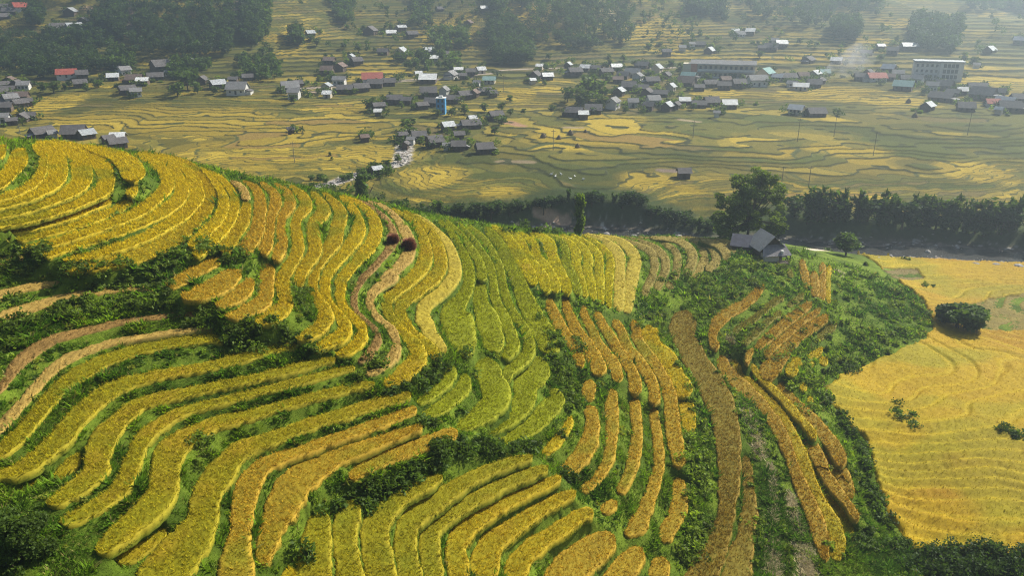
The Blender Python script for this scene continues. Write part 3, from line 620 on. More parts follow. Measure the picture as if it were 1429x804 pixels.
def land_colour(x, y, z, g, w, nearmask):
    n = x.shape[0]
    # near hillside grass
    a = fbm(x/6, y/6, 3); b = fbm(x/1.7, y/1.7, 4); t = sstep(0.35, 0.65, a)
    near = (1-t)[:, None]*np.array((0.060, 0.095, 0.008)) + t[:, None]*np.array((0.120, 0.170, 0.014))
    near *= (0.75+0.5*b)[:, None]
    # far paddies: crop by step and by plot
    k = np.floor(g)
    seg = np.floor((x*0.75+y*0.35)/26 + 3.0*fbm(x/60, y/60, 12, 2) + k*0.37)
    h = hash2(k, seg, 3); h2 = hash2(k, seg, 8); hb = hash2(np.floor(k/3), np.floor(seg/2), 21)
    gold = blob_field(GOLD, x, y); dull = blob_field(DULL, x, y)
    s = 0.46*h+0.22*hb+0.22*fbm(x/30, y/30, 40) + 0.40*gold - 0.28*dull*(1-gold)
    idx = np.where(s > 0.72, 0, np.where(s > 0.56, 1, np.where(s > 0.40, 2, np.where(s > 0.22, 3, 4))))
    idx = np.where((h2 > 0.92) & (gold < 0.6), 5, idx); idx = np.where((h2 > 0.95) & (gold > 0.3), 6, idx)
    farc = PAL[idx]*np.array((1.0, 0.98, 0.8))*(0.44+0.30*h2)[:, None]
    sf = (x*0.75+y*0.35)/26 + 3.0*fbm(x/60, y/60, 12, 2) + k*0.37; sf = np.abs(sf-np.round(sf)); farc = np.where((sf < 0.022)[:, None], np.array((0.06, 0.07, 0.02)), farc)
    c = near*(1-w)[:, None]+farc*w[:, None]
    # river bed and stony side stream
    d = dist_line(RIV, x, y); rk = (1-sstep(8, 14, d+3*(b-0.5)))
    st = vnoise(x/0.9, y/0.9, 55); st2 = vnoise(x/2.3, y/2.3, 56)
    rock = np.array((0.15, 0.125, 0.10))[None]*(0.45+0.9*st)[:, None]; rock = np.where((st > 0.80)[:, None] & (st2 > 0.5)[:, None], np.array((0.42, 0.40, 0.38)), rock)
    c = c*(1-rk)[:, None]+rock*rk[:, None]
    d2 = dist_line(STR, x, y); rk = (1-sstep(2.5, 4.5, d2+2*(b-0.5)))
    rock2 = np.where((st > 0.45)[:, None], np.array((0.46, 0.42, 0.38)), np.array((0.14, 0.12, 0.10)))
    c = c*(1-rk)[:, None]+rock2*rk[:, None]
    # banks of the river: dark weeds
    bank = (1-sstep(4, 9, np.abs(far_side(x, y)-15)))*(1-sstep(0,1,rk))
    c = c*(1-bank*0.8)[:, None]+np.array((0.035, 0.055, 0.018))*(bank*0.8)[:, None]
    return np.clip(c, 0, 1)
# roads, landslip scars and bare soil on the far side
def px_line(P):
    x, y, z = hit([p[0] for p in P], [p[1] for p in P]); return np.c_[x, y]
ROAD = px_line([(420,121),(470,118),(560,112),(640,108),(672,103),(700,99),(740,95),(800,92),(860,92),(950,90)])
SCARS = [(px_line([(172,-10),(178,20),(183,45)]), 5, (0.13,0.095,0.075)), (px_line([(335,-10),(338,20)]), 5, (0.14,0.10,0.075)), (px_line([(120,8),(150,10)]), 3, (0.42,0.28,0.15)),
         (px_line([(176,107),(200,106)]), 4, (0.30,0.12,0.07)), (px_line([(708,168),(728,174)]), 3, (0.30,0.17,0.10)), (px_line([(405,128),(440,126)]), 3.0, (0.33,0.25,0.18)),
         (px_line([(790,177),(810,177)]), 2.0, (0.26,0.2,0.12)), (px_line([(950,165),(975,168)]), 2.0, (0.28,0.22,0.13)), (px_line([(700,222),(740,222)]), 3, (0.18,0.14,0.08)), (px_line([(925,234),(945,236)]), 3, (0.16,0.12,0.09)),
         (px_line([(750,290),(790,289)]), 1.6, (0.36,0.25,0.18)), (px_line([(945,325),(905,327)]), 2.5, (0.36,0.21,0.13)), (px_line([(1130,348),(1150,349)]), 1.6, (0.55,0.45,0.36)),
         (px_line([(1170,378),(1174,384)]), 1.2, (0.34,0.26,0.2)), (px_line([(850,10),(862,40)]), 2.5, (0.36,0.29,0.18)), (px_line([(180,285),(188,245)]), 0.1, (0.2,0.2,0.1))]
def overlays(c, x, y):
    for P, wd, col in SCARS+[(ROAD, 3.0, (0.33, 0.27, 0.22))]:
        x0, y0 = P.min(0)-wd*3; x1, y1 = P.max(0)+wd*3
        m = np.where((x > x0) & (x < x1) & (y > y0) & (y < y1))[0]
        if len(m) == 0: continue
        d = dist_line(P, x[m], y[m]) + wd*0.8*(fbm(x[m]/3, y[m]/3, 88)-0.5)
        k = (1-sstep(wd*0.7, wd*1.1, d))[:, None]; c[m] = c[m]*(1-k)+np.array(col)*k
    return c

# ---------------------------------------------------------------- the land, one fan-shaped sheet finer near the viewer
def build_land():
    th = np.concatenate([np.linspace(-75, -41.5, 60), np.linspace(-41.3, 41.3, 720), np.linspace(41.5, 75, 60)])
    r = [2.0, 8.0, 16.0, 24.0]; x = 30.0
    while x < 1280: r.append(x); x *= 1.0029 if x < 240 else 1.0034
    r = np.array(r)
    T, Rr = np.meshgrid(np.radians(th), r)
    X = (Rr*np.sin(T)).ravel(); Y = (Rr*np.cos(T)).ravel()
    z, g, w = relief(X, Y)
    c = land_colour(X, Y, z, g, w, None); c = overlays(c, X, Y)
    nr, nt_ = len(r), len(th)
    I = np.arange(nr*nt_).reshape(nr, nt_)
    F = np.stack([I[:-1, :-1], I[:-1, 1:], I[1:, 1:], I[1:, :-1]], -1).reshape(-1, 4)
    fs = far_side(X, Y); fm = fs[F].mean(1) > 0
    V = np.c_[X, Y, z]
    for nm, m, lab in (('hillside', ~fm, 'green terraced hillside between the camera and the river'), ('valley_floor', fm, 'patchwork of small far paddies beyond the river')):
        FF = F[m]; used = np.unique(FF); rm = np.full(len(V), -1); rm[used] = np.arange(len(used))
        me = np_mesh(nm, V[used], rm[FF], M_LAND, c[used], True, dict(far=w[used], step=g[used], grass=1-w[used]))
        tag(link(nm, me), lab, None, None, 'structure')
build_land()
# outer ring so that the land runs on to the horizon
def build_rim():
    th = np.radians(np.linspace(-180, 180, 121)); r = np.array([1240, 1700, 2500, 4000])
    T, Rr = np.meshgrid(th, r); X = (Rr*np.sin(T)).ravel(); Y = (Rr*np.cos(T)).ravel()
    front = np.clip(np.cos(T).ravel(), 0, 1)
    Z = zbase(np.clip(X, -990, 990), np.clip(Y, -290, 1290)) - 6 + (Rr.ravel()-1240)*0.02*front + 40*(fbm(X/500, Y/500, 61)-0.5)
    Z = np.where(Rr.ravel() < 1300, zbase(np.clip(X, -990, 990), np.clip(Y, -290, 1290))-3, Z)
    I = np.arange(X.size).reshape(T.shape); F = np.stack([I[:-1, :-1], I[:-1, 1:], I[1:, 1:], I[1:, :-1]], -1).reshape(-1, 4)
    c = np.tile((0.05, 0.075, 0.03), (X.size, 1))
    me = np_mesh('hills', np.c_[X, Y, Z], F, M_LAND, c, True, dict(far=np.zeros(X.size), step=np.zeros(X.size), grass=np.zeros(X.size)))
    tag(link('hills', me), 'wooded mountains closing the valley', None, None, 'structure')
build_rim()
# river water
def build_water():
    m, nt, out = new_mat('river_water')
    p = N(nt, 'ShaderNodeBsdfPrincipled'); p.inputs['Base Color'].default_value = (0.045, 0.045, 0.042, 1); p.inputs['Roughness'].default_value = 0.18
    b = N(nt, 'ShaderNodeBump'); b.inputs['Distance'].default_value = 0.12; nt.links.new(noise(nt, 1.2, 5, 0.7), b.inputs['Height']); nt.links.new(b.outputs[0], p.inputs['Normal'])
    nt.links.new(p.outputs[0], out.inputs[0])
    xs = np.linspace(RIV[:, 0].min()-40, RIV[:, 0].max()+80, 160); yc = _riv_y(xs)
    V = np.concatenate([np.c_[xs, yc-9, np.full(160, -0.42)], np.c_[xs, yc+9, np.full(160, -0.42)]])
    i = np.arange(159); F = np.c_[i, i+1, i+161, i+160]
    tag(link('river', np_mesh('river', V, F, m, None, True)), 'dark shallow river running over stones', None, None, 'structure')
build_water()

# ---------------------------------------------------------------- rice: one crop object per zone and ripeness
RC = dict(y=(0.55,0.41,0.006), g=(0.49,0.355,0.008), o=(0.50,0.32,0.022), l=(0.33,0.345,0.005), m=(0.38,0.315,0.008), p=(0.36,0.28,0.025), s=(0.36,0.24,0.055), b=(0.25,0.15,0.04), c=(0.22,0.17,0.03), k=(0.44,0.27,0.025), d=(0.25,0.22,0.03), q=(0.30,0.20,0.026))
ZLAB = {('ridge','y'):'golden ripe rice sweeping over the big ridge on the left', ('ridge','g'):'yellow rice strips down the middle of the ridge', ('ridge','o'):'orange rice strips near the ridge centre'}
def strip_mesh(st, acc, tacc):
    L, R, kind = st['L'], st['R'], st['kind']; H = RICE_H[kind]
    M_ = (L+R)/2; rng_ = np.hypot(M_[:, 0], M_[:, 1])
    ln = np.concatenate([[0], np.cumsum(np.hypot(*np.diff(M_, axis=0)[:, :2].T))])
    res = float(np.clip(np.median(rng_)*0.0032, 0.2, 0.6))
    q = np.linspace(0, ln[-1], max(4, int(ln[-1]/res)))
    Li = np.c_[[np.interp(q, ln, L[:, i]) for i in range(3)]].T; Ri = np.c_[[np.interp(q, ln, R[:, i]) for i in range(3)]].T
    wd = np.hypot(*(Li-Ri)[:, :2].T); n = max(4, int(np.median(wd)/res)+1)
    t = np.linspace(0, 1, n)
    P = Li[:, None]*(1-t)[None, :, None]+Ri[:, None]*t[None, :, None]
    top = P.copy()
    if H > 0.3:
        jit = 0.04*(fbm(P[..., 0]/0.35, P[..., 1]/0.35, 70, 2)-0.5) + 0.08*(fbm(P[..., 0]/3, P[..., 1]/3, 71, 3)-0.5) + 0.03*RNG.normal(size=P.shape[:2])
    else: jit = 0.05*RNG.normal(size=P.shape[:2])
    top[..., 2] += jit - 0.04
    e = np.minimum(t, 1-t)*wd[:, None]; top[..., 2] -= 0.10*H*np.exp(-e/0.12)
    # wobble of the crop edge
    wv = 0.13*(fbm(P[..., 0]/0.9, P[..., 1]/0.9, 72, 2)-0.5)*2
    dirv = (Ri-Li)/(wd[:, None]+1e-6)
    side = (np.where(t < 0.5, -1, 1)*(np.abs(t-0.5)*2)**3)[None, :, None]
    top[..., :2] += (dirv[:, None, :2]*side*wv[..., None])
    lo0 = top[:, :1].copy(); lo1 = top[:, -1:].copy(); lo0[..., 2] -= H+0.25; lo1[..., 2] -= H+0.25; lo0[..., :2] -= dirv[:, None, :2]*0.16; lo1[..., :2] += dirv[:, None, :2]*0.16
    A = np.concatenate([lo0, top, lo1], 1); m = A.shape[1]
    # end skirts
    e0 = A[:1].copy(); e0[..., 2] = np.minimum(e0[..., 2], A[:1, :1, 2]); e1 = A[-1:].copy(); e1[..., 2] = np.minimum(e1[..., 2], A[-1:, :1, 2])
    A = np.concatenate([e0, A, e1], 0)
    x, y = A[..., 0], A[..., 1]
    base = np.array(RC[kind] if st['zone'] != 'middle' else {'y':(0.52,0.45,0.005),'g':(0.50,0.385,0.008)}.get(kind, RC[kind]))
    v = fbm(x/7, y/7, 80, 3)-0.5; v2 = fbm(x/1.3, y/1.3, 81, 3)-0.5
    c = ((base*0.60+np.array((0.10, 0.13, 0.008))*0.40) if H > 0.3 else base)[None, None]*(1+0.5*v2)[..., None]
    grn = np.clip(sstep(0.10, 0.30, v)*0.55, 0, 1)[..., None]
    if kind in 'ygmol': c = c*(1-grn)+np.array((0.25, 0.27, 0.015))*grn
    if kind in 'ygm':
        og = np.clip(sstep(0.08, 0.28, -v)*0.5, 0, 1)[..., None]; c = c*(1-og)+np.array((0.47, 0.27, 0.02))*og
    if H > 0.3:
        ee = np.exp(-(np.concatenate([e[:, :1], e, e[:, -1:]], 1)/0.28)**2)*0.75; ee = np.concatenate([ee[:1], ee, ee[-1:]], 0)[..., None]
        c = c*(1-ee)+(base*np.array((1.25, 1.2, 1.1))+0.02)*ee  # paler edge plants, with the sunlit rim put into their colour
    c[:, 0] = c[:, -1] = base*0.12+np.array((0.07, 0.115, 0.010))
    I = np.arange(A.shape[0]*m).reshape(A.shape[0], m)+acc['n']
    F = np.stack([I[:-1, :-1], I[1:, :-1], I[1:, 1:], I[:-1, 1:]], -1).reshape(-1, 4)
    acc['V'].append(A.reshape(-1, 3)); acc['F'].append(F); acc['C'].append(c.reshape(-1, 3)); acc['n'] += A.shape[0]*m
    # tufts of ears
    area = float((wd*np.gradient(q)).sum()); rr = float(np.median(rng_))
    if H > 0.3: edge_tufts(Li, Ri, q, H, base, rr, tacc)
    dens = (26.0*np.clip((75/rr), 0, 1.15)**1.9)*(1 if H > 0.3 else 1.1)
    k = int(area*dens)
    if k:
        a = RNG.random(k)*(len(q)-1.001); b = RNG.random(k); ia = a.astype(int); fa = (a-ia)[:, None]
        l = Li[ia]*(1-fa)+Li[ia+1]*fa; r_ = Ri[ia]*(1-fa)+Ri[ia+1]*fa
        pt = l*(1-b[:, None])+r_*b[:, None]
        if H > 0.3: pt[:, 2] -= 0.07
        else: pt[:, 2] -= H*0.8
        vv = fbm(pt[:, 0]/7, pt[:, 1]/7, 80, 3)-0.5
        cc = base[None]*(0.62+0.95*RNG.random((k, 1))**1.5)
        grn = np.clip(sstep(0.10, 0.30, vv)*0.55, 0, 1)[:, None]
        if kind in 'ygmol': cc = cc*(1-grn)+np.array((0.26, 0.28, 0.015))*grn
        tacc['P'].append(pt); tacc['C'].append(cc); tacc['S'].append(np.full(k, (0.26 if H > 0.3 else 0.20)*np.clip(rr/70, 0.9, 1.9)))
def edge_tufts(Li, Ri, q, H, base, rr, tacc):
    for A, B in ((Li, Ri), (Ri, Li)):
        k = int((q[-1])*11*np.clip(75/rr, 0.25, 1.2)**1.5)
        if k < 1: continue
        a = RNG.random(k)*(len(q)-1.001); ia = a.astype(int); fa = (a-ia)[:, None]
        p = A[ia]*(1-fa)+A[ia+1]*fa; d = p-(B[ia]*(1-fa)+B[ia+1]*fa); d[:, 2] = 0; d /= np.linalg.norm(d, axis=1)[:, None]+1e-6
        t = RNG.random(k); p = p + d*(0.20*t-0.03)[:, None]; p[:, 2] -= 0.14+(H+0.15)*t
        g = np.clip(0.25+t*1.1+0.2*RNG.normal(size=k), 0, 1)[:, None]
        c = (base[None]*(1-g)+np.array((0.12, 0.19, 0.014))*g)*(0.65+0.7*RNG.random((k, 1)))
        tacc['P'].append(p); tacc['C'].append(c); tacc['S'].append(np.full(k, 0.24*np.clip(rr/75, 0.9, 1.6)))
def blades(P, C, S, nb=3, lean=0.55, width=0.22, droop=0.0):
    """pointed blades fanning out of each root"""
    n = len(P); Vs = []; Cs = []
    for i in range(nb):
        th = RNG.random(n)*2*pi; ln = S*(0.7+0.6*RNG.random(n)); le = lean*(0.3+RNG.random(n))
        d = np.c_[np.cos(th)*le, np.sin(th)*le, np.ones(n)]; d /= np.linalg.norm(d, axis=1)[:, None]
        s = np.c_[-np.sin(th), np.cos(th), np.zeros(n)]*(S*width)[:, None]
        b0 = P - s*0.5; b1 = P + s*0.5; mid = P+d*(ln*0.6)[:, None]; tip = P+d*ln[:, None]+np.c_[np.cos(th), np.sin(th), -0.4*np.ones(n)]*(ln*0.25)[:, None]
        V = np.stack([b0, b1, mid+s*0.35, tip, mid-s*0.35], 1)[:, [0, 1, 2, 4, 3]]
        Vs.append(np.stack([b0, b1, tip], 1)); Cs.append(C*(0.85+0.3*RNG.random((n, 1))))
    V = np.concatenate(Vs).reshape(-1, 3); Cc = np.repeat(np.concatenate(Cs), 3, 0)
    F = np.arange(len(V)).reshape(-1, 3)
    return V, F, Cc
ZONE_LABEL = {'ridge_golden':'golden rice strips sweeping over the big left ridge','ridge_bare':'bare cut strips curving down the ridge','middle_green':'lime green rice terraces in the centre','middle_golden':'yellow rice terraces right of the centre crest',
    'lower_golden':'orange rice strips stepping down right of centre','bowl_golden':'olive gold rice strips curving round the lower left hollow','front_golden':'golden rice strips at the bottom centre','west_bare':'dry straw strips along the left edge',
    'spur_bare':'reddish cut terraces left of the farmhouse','slope_golden':'narrow orange strips on the spur right of centre','slope_bare':'brown stubble strip beside the spur','steps_golden':'short orange rice strips below the ridge','bench_green':'small lime green paddies under the centre bank','middle_bare':'pale stubble strips left of the spur','bench_golden':'short yellow strip below the centre bank','slope_green':'olive green strip on the right spur'}
groups = {}
for st in W_STRIPS:
    k = st['kind']; fam = 'bare' if k in 'bspc' else 'green' if k == 'l' else 'golden'
    groups.setdefault((st['zone'], fam), []).append(st)
for (zone, fam), sts in groups.items():
    acc = dict(V=[], F=[], C=[], n=0); tacc = dict(P=[], C=[], S=[])
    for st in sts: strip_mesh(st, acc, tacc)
    V = np.concatenate(acc['V']); F = np.concatenate(acc['F']); C = np.concatenate(acc['C'])
    F = np.concatenate([F[:, [0, 1, 2]], F[:, [0, 2, 3]]])
    if tacc['P']:
        bv, bf, bc = blades(np.concatenate(tacc['P']), np.concatenate(tacc['C']), np.concatenate(tacc['S']))
        F = np.concatenate([F, bf+len(V)]); V = np.concatenate([V, bv]); C = np.concatenate([C, bc])
    nm = {'bare':'rice_stubble','green':'green_rice','golden':'ripe_rice'}[fam]
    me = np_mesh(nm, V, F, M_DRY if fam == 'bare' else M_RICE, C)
    tag(link(nm, me), ZONE_LABEL.get(zone+'_'+fam, 'rice strips'), None, None, 'stuff')

# the wide golden bench by the river
def build_bench():
    x0, y0 = RIGHTF.min(0); x1, y1 = RIGHTF.max(0); y0 = max(y0, 55); x1 = min(x1, 165)
    d = 0.33; xs = np.arange(x0, x1, d); ys = np.arange(y0, y1, d); X, Y = np.meshgrid(xs, ys)
    wob = 0.8
    ins = in_poly(RIGHTF, X+wob*(fbm(X/3, Y/3, 90)-0.5)*2, Y+wob*(fbm(X/3, Y/3, 91)-0.5)*2)
    zb = np.where(ins, ground(X, Y), zbase(X, Y)); zb = 0.25*(np.roll(zb, 2, 0)+np.roll(zb, -2, 0)+np.roll(zb, 2, 1)+np.roll(zb, -2, 1))
    st = 0.45; g = (-Y + 75*(fbm(X/48, Y/40, 92, 3)-0.5) + 5*(fbm(X/9, Y/9, 93, 2)-0.5) + X*0.14)/4.6; k = np.floor(g); f = g-k; zz = st*g
    z = zb + 0.65 + 0.5*(fbm(X/16, Y/16, 103, 2)-0.5) + (st*(k+sstep(0.82, 1.0, f))-zz)*0.9 + 0.10*np.exp(-((f-0.76)/0.06)**2) + 0.10*(fbm(X/0.6, Y/0.6, 94, 2)-0.5) + 0.05*RNG.normal(size=X.shape)
    pl = hash2(k, np.floor((X+Y*0.3)/14+2*fbm(X/20, Y/20, 95)), 5); big = fbm(X/26, Y/18, 96, 3)
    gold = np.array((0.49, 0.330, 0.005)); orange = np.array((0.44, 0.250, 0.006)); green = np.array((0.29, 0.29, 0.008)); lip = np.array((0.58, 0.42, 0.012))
    t1 = (sstep(0.45, 0.62, big)*0.7+0.3*pl)[..., None]; c = gold*(1-t1)+orange*t1
    t2 = (sstep(0.52, 0.66, fbm(X/24, Y/12, 97, 3))*0.55)[..., None]; c = c*(1-t2)+green*t2
    t4 = (np.exp(-((f-0.90)/0.05)**2)*0.4*sstep(0.55,0.7,fbm(X/12, Y/12, 102)))[..., None]; c = c*(1-t4)+np.array((0.10,0.14,0.015))*t4
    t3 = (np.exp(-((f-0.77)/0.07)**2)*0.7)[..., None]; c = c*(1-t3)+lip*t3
    c = c*(0.85+0.3*fbm(X/1.2, Y/1.2, 98, 3))[..., None]
    # harvested patch towards the river
    bx, by, _ = hit([1330,1429,1560,1560,1429,1320],[425,412,418,460,462,455]); 
    q = in_poly(np.c_[bx, by], X+4*(fbm(X/8,Y/8,99)-0.5), Y+6*(fbm(X/8,Y/8,100)-0.5)); c = np.where(q[..., None], np.array((0.26,0.20,0.04))*(0.8+0.5*fbm(X/2, Y/2, 101))[..., None], c); z = np.where(q, z-0.4, z)
    bx, by, _ = hit([1232,1280,1290,1235],[374,377,390,392]); q = in_poly(np.c_[bx, by], X, Y); c = np.where(q[..., None], np.array((0.22,0.17,0.05)), c); z = np.where(q, z-0.45, z)
    ny, nx = X.shape; I = np.arange(ny*nx).reshape(ny, nx)
    Q = np.stack([I[:-1, :-1], I[:-1, 1:], I[1:, 1:], I[1:, :-1]], -1).reshape(-1, 4)
    insr = ins.ravel(); keep = insr[Q].all(1); Q = Q[keep]
    # outer edge drops to the ground
    cnt = np.zeros(ny*nx, int); np.add.at(cnt, Q.ravel(), 1); rim = (cnt > 0) & (cnt < 4)
    zr = z.ravel(); zr[rim] = zb.ravel()[rim]-0.1
    used = np.unique(Q); rm = np.full(ny*nx, -1); rm[used] = np.arange(len(used)); Q = rm[Q]
    V = np.c_[X.ravel(), Y.ravel(), zr][used]; C = c.reshape(-1, 3)[used]
    F = np.concatenate([Q[:, [0, 1, 2]], Q[:, [0, 2, 3]]])
    rr = np.hypot(V[:, 0], V[:, 1]); p = np.clip(0.9*(95/rr)**2, 0, 1)*(~rim[used])
    sel = np.where(RNG.random(len(V)) < p)[0]
    P = V[sel]+np.c_[RNG.normal(size=(len(sel), 2))*0.12, np.full(len(sel), -0.12)]
    bv, bf, bc = blades(P, C[sel]*(0.75+0.5*RNG.random((len(sel), 1))), np.full(len(sel), 0.34), 3)
    F = np.concatenate([F, bf+len(V)]); V = np.concatenate([V, bv]); C = np.concatenate([C, bc])
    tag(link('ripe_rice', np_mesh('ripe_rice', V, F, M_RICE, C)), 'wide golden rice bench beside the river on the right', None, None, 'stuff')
build_bench()
# ---------------------------------------------------------------- grass on the banks between paddies
def near_points(n, rmax, seed):
    r_ = np.random.default_rng(seed)
    rr = np.sqrt(r_.random(n)*(rmax**2-36**2)+36**2); th = np.radians(-42+84*r_.random(n))
    x = rr*np.sin(th); y = rr*np.cos(th)
    ok = GN.inside(x, y, 1); x, y = x[ok], y[ok]
    ix = np.round((x-GN.x0)/GN.d).astype(int); iy = np.round((y-GN.y0)/GN.d).astype(int)
    ok = (paddy[iy, ix] < 0) & (far_side(x, y) < -10) & ~in_poly(RIGHTF, x, y)
    return x[ok], y[ok]
def build_grass():
    P = []; S = []; C = []
    for n, r0, rmax, sz in ((300000, 0, 95, 0.40), (170000, 90, 190, 0.62)):
        x, y = near_points(n, rmax, int(rmax)); rr = np.hypot(x, y); ok = rr > r0; x, y, rr = x[ok], y[ok], rr[ok]
        z = ground(x, y); P.append(np.c_[x, y, z-0.04])
        t = fbm(x/4, y/4, 110, 3); t2 = fbm(x/1.1, y/1.1, 112, 2); S.append(sz*(0.35+0.8*sstep(0.35, 0.7, t)+0.9*sstep(0.5, 0.75, t2))*(0.6+0.8*RNG.random(len(x))))
        a = sstep(0.4, 0.62, fbm(x/9, y/9, 111, 3))[:, None]; b = RNG.random((len(x), 1))
        c = (1-a)*np.array((0.075, 0.150, 0.008))+a*np.array((0.150, 0.235, 0.010)); c = c*(0.35+1.3*b)*(0.75+0.6*t2)[:, None]
        dry = (RNG.random(len(x)) < 0.05)[:, None]; C.append(np.where(dry, np.array((0.30, 0.26, 0.08)), c))
    P = np.concatenate(P); S = np.concatenate(S); C = np.concatenate(C)
    V, F, Cc = blades(P, C, S, 3, 0.9, 0.30)
    tag(link('bank_grass', np_mesh('bank_grass', V, F, M_GRASS, Cc)), 'long green grass on the banks between the rice strips', None, None, 'stuff')
build_grass()
def build_weeds():
    rng = np.random.default_rng(19); x, y = near_points(15000, 175, 77); rr = np.hypot(x, y)
    ok = (fbm(x/6, y/6, 113, 2) > 0.52) & (rng.random(len(x)) < np.where(rr < 110, 1.0, 0.30)); x, y, rr = x[ok], y[ok], rr[ok]; z = ground(x, y); n = len(x); k = 34
    r = (0.25+0.45*rng.random(n))*np.clip(rr/80, 0.9, 1.5)
    d = rng.normal(size=(n, k, 3)); d /= np.linalg.norm(d, axis=2)[..., None]; d[..., 2] = np.abs(d[..., 2])*0.8
    P = np.c_[x, y, z][:, None]+d*r[:, None, None]*(0.4+0.6*rng.random((n, k, 1)))
    pal = np.array(((0.100,0.170,0.014),(0.140,0.220,0.016),(0.180,0.260,0.020),(0.080,0.140,0.018),(0.22,0.25,0.035)))
    c = pal[rng.integers(0, 5, n)][:, None]*(0.6+0.8*rng.random((n, k, 1)))
    V, F, C = leaves(P.reshape(-1, 3), np.repeat(0.17*np.clip(rr/80, 0.9, 1.6), k), c.reshape(-1, 3), 0.2, rng, 2.2)
    tag(link('bank_weeds', np_mesh('bank_weeds', V, F, M_LEAF, C)), 'leafy weeds and ferns dotting the banks of the rice terraces', None, None, 'stuff')
# pale dead grass hanging in the ravine of the spur
def build_dry():
    P = []; 
    for pts, wpx in (([(1075,745),(1078,775),(1080,810)], 8), ([(1118,760),(1125,785),(1130,815)], 9), ([(1100,690),(1108,720),(1118,750)], 5), ([(1038,560),(1052,600),(1062,640)], 7), ([(1012,500),(1025,530),(1040,560)], 3), ([(1018,470),(1022,480)], 3), ([(1075,650),(1080,700),(1078,740)], 4)):
        c = catmull([(a, b, wpx) for a, b in pts], 1.0); n = 900*wpx//8
        i = RNG.integers(0, len(c), n); u = c[i, 0]+RNG.normal(size=n)*wpx*0.6; v = c[i, 1]+RNG.normal(size=n)*3
        x, y, z = hit(u, v, lambda X, Y: ground(X.ravel(), Y.ravel()).reshape(X.shape), 50, 140, 160); P.append(np.c_[x, y, z])
    P = np.concatenate(P); k = len(P)
    C = np.array((0.48, 0.40, 0.22))[None]*(0.6+0.7*RNG.random((k, 1)))
    V, F, Cc = blades(P, C, np.full(k, 0.55), 3, 1.1, 0.16)
    tag(link('dead_grass', np_mesh('dead_grass', V, F, M_DRY, Cc)), 'pale dead grass hanging in the narrow ravine of the spur', None, None, 'stuff')
build_dry()

# ---------------------------------------------------------------- leaf clouds
def leaves(Pc, s, C, flat=0.35, rng=RNG, elong=1.7):
    """rhombic leaves (two triangles) at points Pc"""
    n = len(Pc); a = rng.normal(size=(n, 3)); a[:, 2] *= (1-flat); a /= np.linalg.norm(a, axis=1)[:, None]+1e-9
    b = rng.normal(size=(n, 3)); b -= (a*b).sum(1)[:, None]*a; b /= np.linalg.norm(b, axis=1)[:, None]+1e-9
    s = (s*(0.6+0.8*rng.random(n)))[:, None]
    V = np.stack([Pc-a*s*elong*0.5, Pc+b*s*0.5, Pc+a*s*elong*0.5, Pc-b*s*0.5], 1).reshape(-1, 3)
    F = np.arange(4*n).reshape(-1, 4)
    return V, F, np.repeat(C, 4, 0)
def blob_pts(blobs, n, rng, shell=0.45):
    B = np.array(blobs, float); vol = B[:, 3]*B[:, 4]*B[:, 5]; p = vol**0.7; p /= p.sum()
    i = rng.choice(len(B), n, p=p); d = rng.normal(size=(n, 3)); d /= np.linalg.norm(d, axis=1)[:, None]
    r = shell+(1-shell)*rng.random(n)**0.7; r *= 0.85+0.3*rng.random(n)
    return B[i, :3]+d*B[i, 3:]*r[:, None], i
GREENS = [np.array(c) for c in ((0.070,0.115,0.018),(0.100,0.150,0.018),(0.120,0.170,0.024),(0.045,0.078,0.020),(0.145,0.205,0.026))]
def crown_mesh(name, blobs, n, s, tone, seed, elong=1.7, flat=0.35):
    rng = np.random.default_rng(seed); P, i = blob_pts(blobs, n, rng)
    per = 0.75+0.5*rng.random(len(blobs)); c = GREENS[tone][None]*per[i][:, None]*(0.7+0.6*rng.random((n, 1)))
    V, F, C = leaves(P, np.full(n, s), c, flat, rng, elong)
    return np_mesh(name, V, F, M_LEAF, C)
def trunk_mb(h, r, tops, seed, lean=0.0):
    rg = random.Random(seed); m = MB()
    k = 0.55*h; p1 = (lean*k, 0, k)
    m.tube([(0, 0, -0.4), (lean*0.3*k, 0.05*r, 0.5*k), p1], [r*1.25, r*0.85, r*0.6], 8)
    for t in tops:
        mid = [(p1[j]*0.5+t[j]*0.5)+rg.uniform(-.3, .3) for j in range(3)]
        m.tube([p1, mid, t], [r*0.5, r*0.3, r*0.08], 5)
    return m
